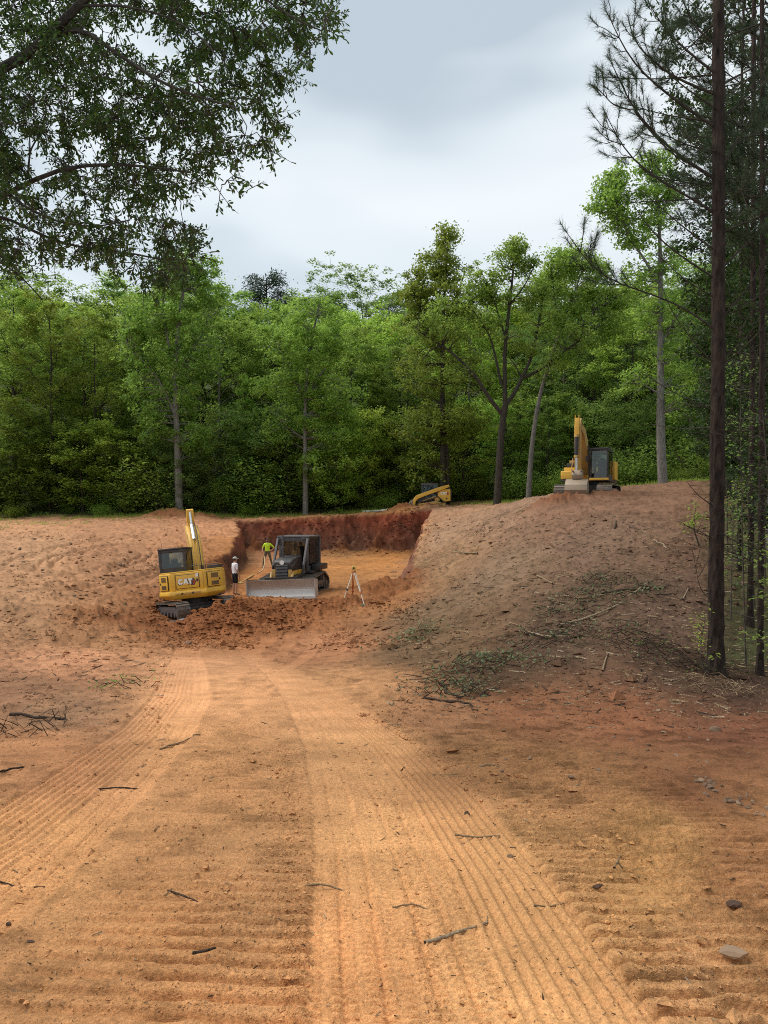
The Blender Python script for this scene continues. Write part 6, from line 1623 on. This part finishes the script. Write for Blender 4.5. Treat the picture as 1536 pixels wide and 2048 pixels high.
# ------------------------------------------------------------------ stones
ROCK_P = paint('pale rock', (0.17, 0.105, 0.062), 0.9, 0, 0.6, (0.22, 0.13, 0.07), 6, 0.4); ROCK_G = paint('grey slab', (0.25, 0.165, 0.105), 0.9, 0, 0.7, (0.30, 0.18, 0.10), 8, 0.4); ROCK_B = paint('brown bark chip', (0.045, 0.022, 0.012), 0.9, 0, 0.5, (0.2, 0.11, 0.06), 12, 0.4)
def stone_mesh(seed, sx, sy, sz, sub=2):
    rng = np.random.RandomState(seed); bm = bmesh.new(); bmesh.ops.create_icosphere(bm, subdivisions=sub, radius=1)
    for k in range(7):
        n_ = Vector(rng.randn(3)).normalized(); dd = rng.uniform(0.45, 0.85)
        for v in bm.verts:
            t = v.co.dot(n_)
            if t > dd: v.co -= n_ * (t - dd)
    for v in bm.verts: v.co = Vector((v.co.x * sx, v.co.y * sy, v.co.z * sz)) * (1 + 0.05 * rng.randn())
    me = bpy.data.meshes.new('stone'); bm.to_mesh(me); bm.free(); return me
def stone(px, py, wpx, hpx, mat, label, group=None, seed=0, cat='stone', name='stone', sy=0.8, rz=0.0):
    p = hit(px, py); s = p.y / F
    me = stone_mesh(seed, wpx * s / 2, wpx * s / 2 * sy, hpx * s / 2 * 1.2); me.materials.append(mat)
    o = link_mesh(name, me); o.location = p + Vector((0, 0, hpx * s * 0.02)); o.rotation_euler = (0.05, 0.05, rz)
    return tag(o, label, cat, group)
stone(1470, 1908, 68, 22, ROCK_G, 'flat grey stone slab sunk in the grouser marks at lower right', seed=1, sy=0.6)
stone(1432, 1463, 34, 18, ROCK_P, 'pale rock lying on the red soil below the near pine', seed=2, rz=0.5)
stone(1195, 1780, 34, 9, ROCK_B, 'dark curled bark piece right of the wheel track', seed=3, cat='bark', name='bark_piece', sy=0.35)
stone(935, 1628, 15, 8, ROCK_B, 'dark clod lying on the right wheel track', seed=4, cat='clod', name='clod')
stone(18, 1853, 14, 9, ROCK_B, 'dark clod at the left edge in front', seed=5, cat='clod', name='clod')
stone(60, 1885, 20, 7, ROCK_B, 'flat dark chip at lower left', seed=6, cat='chip', name='chip', sy=0.4)
stone(1468, 1812, 44, 12, ROCK_B, 'flat brown bark piece above the grey slab', seed=7, cat='bark', name='bark_piece', sy=0.5)
stone(376, 1288, 20, 9, ROCK_P, 'pale flat rock at the foot of the spoil heap below the excavator', seed=8)
stone(1178, 1385, 12, 7, ROCK_P, 'small pale stone on the red band below the hill', seed=9)
stone(1020, 1712, 14, 6, ROCK_P, 'small brown stone on the middle of the road', seed=10)
stone(725, 1212, 12, 8, paint('green cloth', (0.05, 0.09, 0.03), 0.9, 0, 0.3), 'small green clump at the foot of the survey tripod', seed=11, cat='clump', name='clump')
rng = np.random.RandomState(3)
for i in range(34):
    t = rng.rand(); px = 1380 + t * 150 + rng.randn() * 12; py = 1555 + t * 75 + rng.randn() * 9
    stone(px, py, rng.uniform(7, 20), rng.uniform(5, 12), [ROCK_P, ROCK_P, ROCK_G][i % 3], 'broken pale stone in the row of rubble at the right edge', 'rubble row at the right edge', seed=20 + i, rz=rng.rand() * 3)
for i in range(30):
    px = rng.uniform(980, 1530); py = rng.uniform(1400, 1540) + (px < 1150) * 20
    stone(px, py, rng.uniform(6, 15), rng.uniform(4, 8), [ROCK_P, ROCK_G, ROCK_P][i % 3], 'small pale stone scattered on the red soil below the near pine', 'stones on the red soil', seed=60 + i, rz=rng.rand() * 3)
for i in range(26):
    px = rng.uniform(20, 330); py = rng.uniform(1075, 1210)
    stone(px, py, rng.uniform(5, 13), rng.uniform(4, 8), ROCK_P, 'broken rock scattered on the left bank', 'rocks on the left bank', seed=120 + i, rz=rng.rand() * 3)

# ------------------------------------------------------------------ brush heaps
LEAF_WILT = leafmat('wilted leaves', [(0.05, 0.075, 0.03), (0.085, 0.12, 0.045), (0.12, 0.155, 0.06), (0.19, 0.21, 0.10)], 0.25, 0.1)
def brush(px, py, wpx, hpx, ntw, nl, label, seed, leafm=LEAF_WILT, twm=WOOD_DK, leafsize=0.08, hgt=0.16):
    rng = np.random.RandomState(seed); c = hit(px, py); s = c.y / F; rx = wpx * s / 2; ry = min(3.0, max(0.6, hpx / 2 / F * c.y * c.y / 2.2 * 0.55))
    root = empty('brush_heap', c); B = np.array(c)
    tw = []; cen = []
    for i in range(ntw):
        a = rng.rand() * 6.28; q = rng.rand() ** 0.5 * 1.3; x = c.x + math.cos(a) * rx * q; y = c.y + math.sin(a) * ry * q
        L = rng.uniform(0.25, 0.9) * min(1.0, rx) + 0.15; th = rng.choice([0, math.pi]) + rng.randn() * 0.8
        e = np.array([x + math.cos(th) * L, y + math.sin(th) * L])
        z0 = float(G(np.array([x]), np.array([y]))[0]); z1 = float(G(e[:1], e[1:])[0])
        p0 = np.array([x, y, z0 + rng.rand() * 0.06]); p1 = np.array([e[0], e[1], z1 + rng.rand() ** 2 * hgt])
        b = bez(p0, p1, 5, 0.08, rng, 0.03); tw.append((b - B, np.linspace(rng.uniform(0.006, 0.016), 0.003, 5) * min(1.0, c.y / 20)))
        m = int(nl * 0.42) // ntw; t = rng.rand(m)
        cen.append(np.stack([np.interp(t, np.linspace(0, 1, 5), b[:, k]) for k in range(3)], 1) + rng.randn(m, 3) * np.array([0.10, 0.10, 0.04]) + [0, 0, 0.03])
    tv, tf = tubes(tw, 4); o = link_mesh('twigs', np_mesh('twigs', tv, tf, twm), root); o['kind'] = 'stuff'
    cen = np.concatenate(cen)
    if len(cen):
        lv, lf = kites(cen - B, np.full(len(cen), leafsize * min(1.0, 0.45 + c.y / 45)), rng, 0.4, 0.5); link_mesh('leaves', np_mesh('leaves', lv, lf, leafm, smooth=False), root)
    tag(root, label, 'brush heap', 'heaps of felled brush')
brush(1245, 1170, 110, 50, 40, 1100, 'heap of green brush below the dark branch on the hill', 1, LEAF_WILT)
brush(1165, 1205, 130, 45, 36, 900, 'grey-green brush left of the long pale branch', 2)
brush(985, 1330, 170, 70, 50, 1300, 'wide flattened green brush at the foot of the hill', 3)
brush(905, 1385, 120, 40, 44, 700, 'dark twiggy brush nearest the road at the foot of the hill', 4, LEAF_WILT)
brush(830, 1272, 100, 30, 26, 500, 'pale leaved brush between the tripod and the hill', 5, LEAF_WILT, WOOD_TAN, 0.10)
brush(1340, 1315, 170, 50, 90, 300, 'dark tangle of bare twigs just left of the near pine foot', 6, LEAF_DARK)
brush(1080, 1280, 130, 40, 40, 500, 'thin brush below the middle of the hill', 7)
brush(60, 1462, 110, 14, 22, 40, 'dark twig heap on the left bank beside the road', 8, LEAF_DARK)
brush(38, 1052, 60, 14, 16, 420, 'pale cut brush at the far left of the bank top', 9, LEAF_LIGHT, WOOD_TAN, 0.14)
brush(130, 1050, 90, 8, 16, 260, 'strip of pale cut leaves along the bank top', 10, LEAF_LIGHT, WOOD_TAN, 0.12)
brush(265, 1040, 90, 8, 16, 320, 'pale leaf litter in front of the tall grey trunk', 11, LEAF_LIGHT, WOOD_TAN, 0.12)
brush(1000, 1045, 90, 24, 20, 260, 'faint brush on the hill crest left of the standing excavator', 12, LEAF_WILT, WOOD_TAN, 0.1)
brush(1240, 1270, 120, 40, 36, 380, 'brush on the dark slope right of the long pale branch', 13)
brush(255, 1376, 60, 12, 14, 220, 'small green tuft of leaves beside the left wheel track', 14, LEAF_DARK, WOOD_DK, 0.06, 0.12)
brush(1440, 1380, 110, 30, 40, 60, 'dry twigs on the soil at the foot of the near pine', 15, LEAF_WILT, WOOD_TAN)
brush(890, 1120, 70, 20, 16, 160, 'wispy dry brush on the hill beside the pit floor', 16, LEAF_WILT, WOOD_TAN, 0.08)

# ------------------------------------------------------------------ loose clods and litter (too many to count)
def scatter(name, N, sampler, size, mats, seed, kind, label, shape='clod'):
    rng = np.random.RandomState(seed)
    px, py = sampler(rng, N)
    # sight line to ground, all at once
    d = np.concatenate([np.arange(1.9, 9, 0.03), np.arange(9, 30, 0.12), np.arange(30, 66, 0.3)])
    X = []; 
    for s in range(0, N, 2000):
        a = px[s:s + 2000, None]; b = py[s:s + 2000, None]
        x = (a - 768) / F * d; z = EYE - (b - 1024) / F * d; below = z <= G(x.ravel(), np.broadcast_to(d, x.shape).ravel()).reshape(x.shape)
        k = np.where(below.any(1), below.argmax(1), -1); ok = k > 0; k2 = k[ok]
        jit = rng.rand(ok.sum()) * 0.06 * d[k2]
        yy = d[k2] + jit * 0; xx = x[ok, k2]; X.append(np.stack([xx, yy], 1))
    X = np.concatenate(X); n = len(X)
    X = X + rng.randn(n, 2) * 0.02 * X[:, 1:2] * 0.3
    z = G(X[:, 0], X[:, 1]); c = np.stack([X[:, 0], X[:, 1], z], 1)
    sc = size(rng, X)
    if shape == 'clod':
        base = np.array([(1, 0, 0), (-1, 0, 0), (0, 1, 0), (0, -1, 0), (0, 0, 1), (0, 0, -1)], float); fa = np.array([(0, 2, 4), (2, 1, 4), (1, 3, 4), (3, 0, 4), (2, 0, 5), (1, 2, 5), (3, 1, 5), (0, 3, 5)])
        v = base[None] * (0.6 + 0.7 * rng.rand(n, 6, 1)) + rng.randn(n, 6, 3) * 0.18; v[:, :, 2] *= 0.6
        th = rng.rand(n) * 6.28; cs, sn = np.cos(th)[:, None], np.sin(th)[:, None]
        v = np.stack([v[..., 0] * cs - v[..., 1] * sn, v[..., 0] * sn + v[..., 1] * cs, v[..., 2]], -1)
        v = v * sc[:, None, None] + (c + np.array([0, 0, 1]) * sc[:, None] * 0.15)[:, None]
        f = (fa[None] + (np.arange(n) * 6)[:, None, None]).reshape(-1, 3)
        me = np_mesh(name, v.reshape(-1, 3), f, mats, smooth=False)
        mz_ = macro(X[:, 0], X[:, 1]); kk_ = mz_[2][:, None]; hh_ = (mz_[3] * 0.75)[:, None]
        cols = ((soilcol(X[:, 0], X[:, 1]) * (1 - hh_) + lin(126, 78, 48) * hh_) * (1 - kk_) + lin(112, 66, 50) * kk_) * (0.85 + 0.3 * rng.rand(n, 1)); a_ = me.color_attributes.new('soil', 'FLOAT_COLOR', 'POINT'); c4 = np.ones((n * 6, 4), np.float32); c4[:, :3] = np.repeat(cols, 6, 0); a_.data.foreach_set('color', c4.ravel())
    else:
        th = rng.rand(n) * 6.28; L = sc; w = np.minimum(L * 0.06, 0.012) + 0.0012; t = np.stack([np.cos(th), np.sin(th), rng.randn(n) * 0.12], 1); sd = np.stack([-np.sin(th), np.cos(th), np.zeros(n)], 1)
        up = np.array([0, 0, 1.0]); o = []
        cc = c + up * (w[:, None] * 1.0 + 0.002)
        for e_, m in ((-0.5, 1.0), (0.5, 0.5)):
            for a1, a2 in ((1, -0.5), (-1, -0.5), (0, 0.9)): o.append(cc + t * L[:, None] * e_ + sd * w[:, None] * a1 * m + up * w[:, None] * a2 * m)
        v = np.stack(o, 1); fa = np.array([(0, 1, 4, 3), (1, 2, 5, 4), (2, 0, 3, 5)]); f = (fa[None] + (np.arange(n) * 6)[:, None, None]).reshape(-1, 4)
        me = np_mesh(name, v.reshape(-1, 3), f, mats, smooth=False, midx=np.repeat(rng.randint(0, len(mats), n), 3))
    ob = link_mesh(name, me); ob['kind'] = kind; ob['label'] = label
    return ob
def s_all(rng, N):
    """mostly off the rolled road: verge, heaps, banks, hill"""
    out = []
    while len(out) < N:
        r = rng.rand()
        if r < 0.26: p = (rng.uniform(300, 850), rng.uniform(1195, 1300))
        elif r < 0.40: p = (rng.uniform(0, 340), rng.uniform(1060, 1480))
        elif r < 0.58: p = (rng.uniform(800, 1536), rng.uniform(1030, 1480))
        elif r < 0.64: p = (rng.uniform(470, 870), rng.uniform(1040, 1115))
        elif r < 0.86:
            py = rng.uniform(1400, 2048); e = np.interp(py, [1400, 1530, 1640, 1760, 2048], [680, 880, 1000, 1130, 1330]); p = (e + rng.exponential(130), py)
        else:
            py = rng.uniform(1500, 2048); p = (rng.uniform(0, 600), py)
        if fbm(np.array([p[0]]), np.array([p[1] * 2.2]), 0.012, 3)[0] + 0.25 * rng.randn() < 0.06: continue
        out.append(p)
    a = np.array(out[:N]); return a[:, 0], a[:, 1]
scatter('soil_clods', 18000, s_all, lambda rng, X: np.clip(0.00105 * X[:, 1] * np.exp(rng.randn(len(X)) * 0.75), 0.003, 0.14) * np.where(X[:, 1] < 8, 0.75, 1.0), SOIL, 1, 'stuff', 'loose crumbs and clods of red soil')
scatter('woody_litter', 7600, lambda rng, N: (lambda a: (a[:, 0], a[:, 1]))(np.array([((rng.uniform(780, 1536), rng.uniform(1030, 1460)) if rng.rand() < 0.74 else ((rng.uniform(0, 330), rng.uniform(1060, 1500)) if rng.rand() < 0.35 else (rng.uniform(0, 1536), rng.uniform(1450, 2048)))) for _ in range(N)])),
        lambda rng, X: np.clip(0.008 * X[:, 1] * (0.25 + rng.exponential(0.5, len(X))), 0.012, 0.4) * np.where(X[:, 1] < 9, 0.55, 1.0), [WOOD_DK, WOOD_TAN, WOOD_DK, WOOD_TAN, WOOD_PALE], 2, 'stuff', 'scattered straw, splinters and twigs', 'litter')
def s_near(rng, N):
    '''loose crumbs left between the wheel and crawler marks'''
    out = []
    while len(out) < N:
        py = 2048 - 560 * rng.rand() ** 1.3; r = rng.rand()
        if r < 0.30: px = np.interp(py, [1490, 1700, 2048], [565, 585, 588]) + rng.randn() * 16
        elif r < 0.50: px = np.interp(py, [1490, 1650, 2048], [500, 520, 470]) + rng.randn() * 70
        elif r < 0.72: e = np.interp(py, [1400, 1530, 1640, 1760, 2048], [690, 890, 1010, 1145, 1345]); px = e + rng.exponential(45)
        elif r < 0.84: px = np.interp(py, [1490, 1650, 2048], [690, 800, 870]) + rng.randn() * 14
        else: px = rng.uniform(0, 1536)
        out.append((px, py))
    a = np.array(out); return a[:, 0], a[:, 1]
scatter('soil_crumbs', 10000, s_near, lambda rng, X: np.clip(0.0009 * X[:, 1] * (0.4 + rng.exponential(0.7, len(X))), 0.0018, 0.03), SOIL, 4, 'stuff', 'fine crumbs of soil between the wheel marks')
# grass along the top of the cut and the edge of the wood
def grass():
    rng = np.random.RandomState(8); N = 15000
    px = rng.uniform(-40, 1440, N); d = np.interp(px, [0, 840, 1000, 1130, 1330, 1440], [65.4, 65.6, 60, 56, 49, 46]) + rng.randn(N) * 0.9 + np.where(rng.rand(N) < 0.5, rng.rand(N) * 3, 0)
    x = (px - 768) / F * d; keep = fbm(x, d, 0.5, 3) > -0.15; x, d = x[keep], d[keep]; n = len(x)
    z = G(x, d); h = rng.uniform(0.08, 0.34, n); th = rng.rand(n) * 6.28; w = 0.02
    b = np.stack([x, d, z - 0.02], 1); s = np.stack([np.cos(th), np.sin(th), np.zeros(n)], 1) * w; t = b + np.stack([rng.randn(n) * 0.08, rng.randn(n) * 0.08, h], 1)
    v = np.stack([b - s, b + s, t], 1).reshape(-1, 3)
    o = link_mesh('grass', np_mesh('grass', v, np.arange(3 * n).reshape(n, 3), LEAF_LIGHT, smooth=False)); o['kind'] = 'stuff'; o['label'] = 'thin grass and weeds at the edge of the wood'
grass()
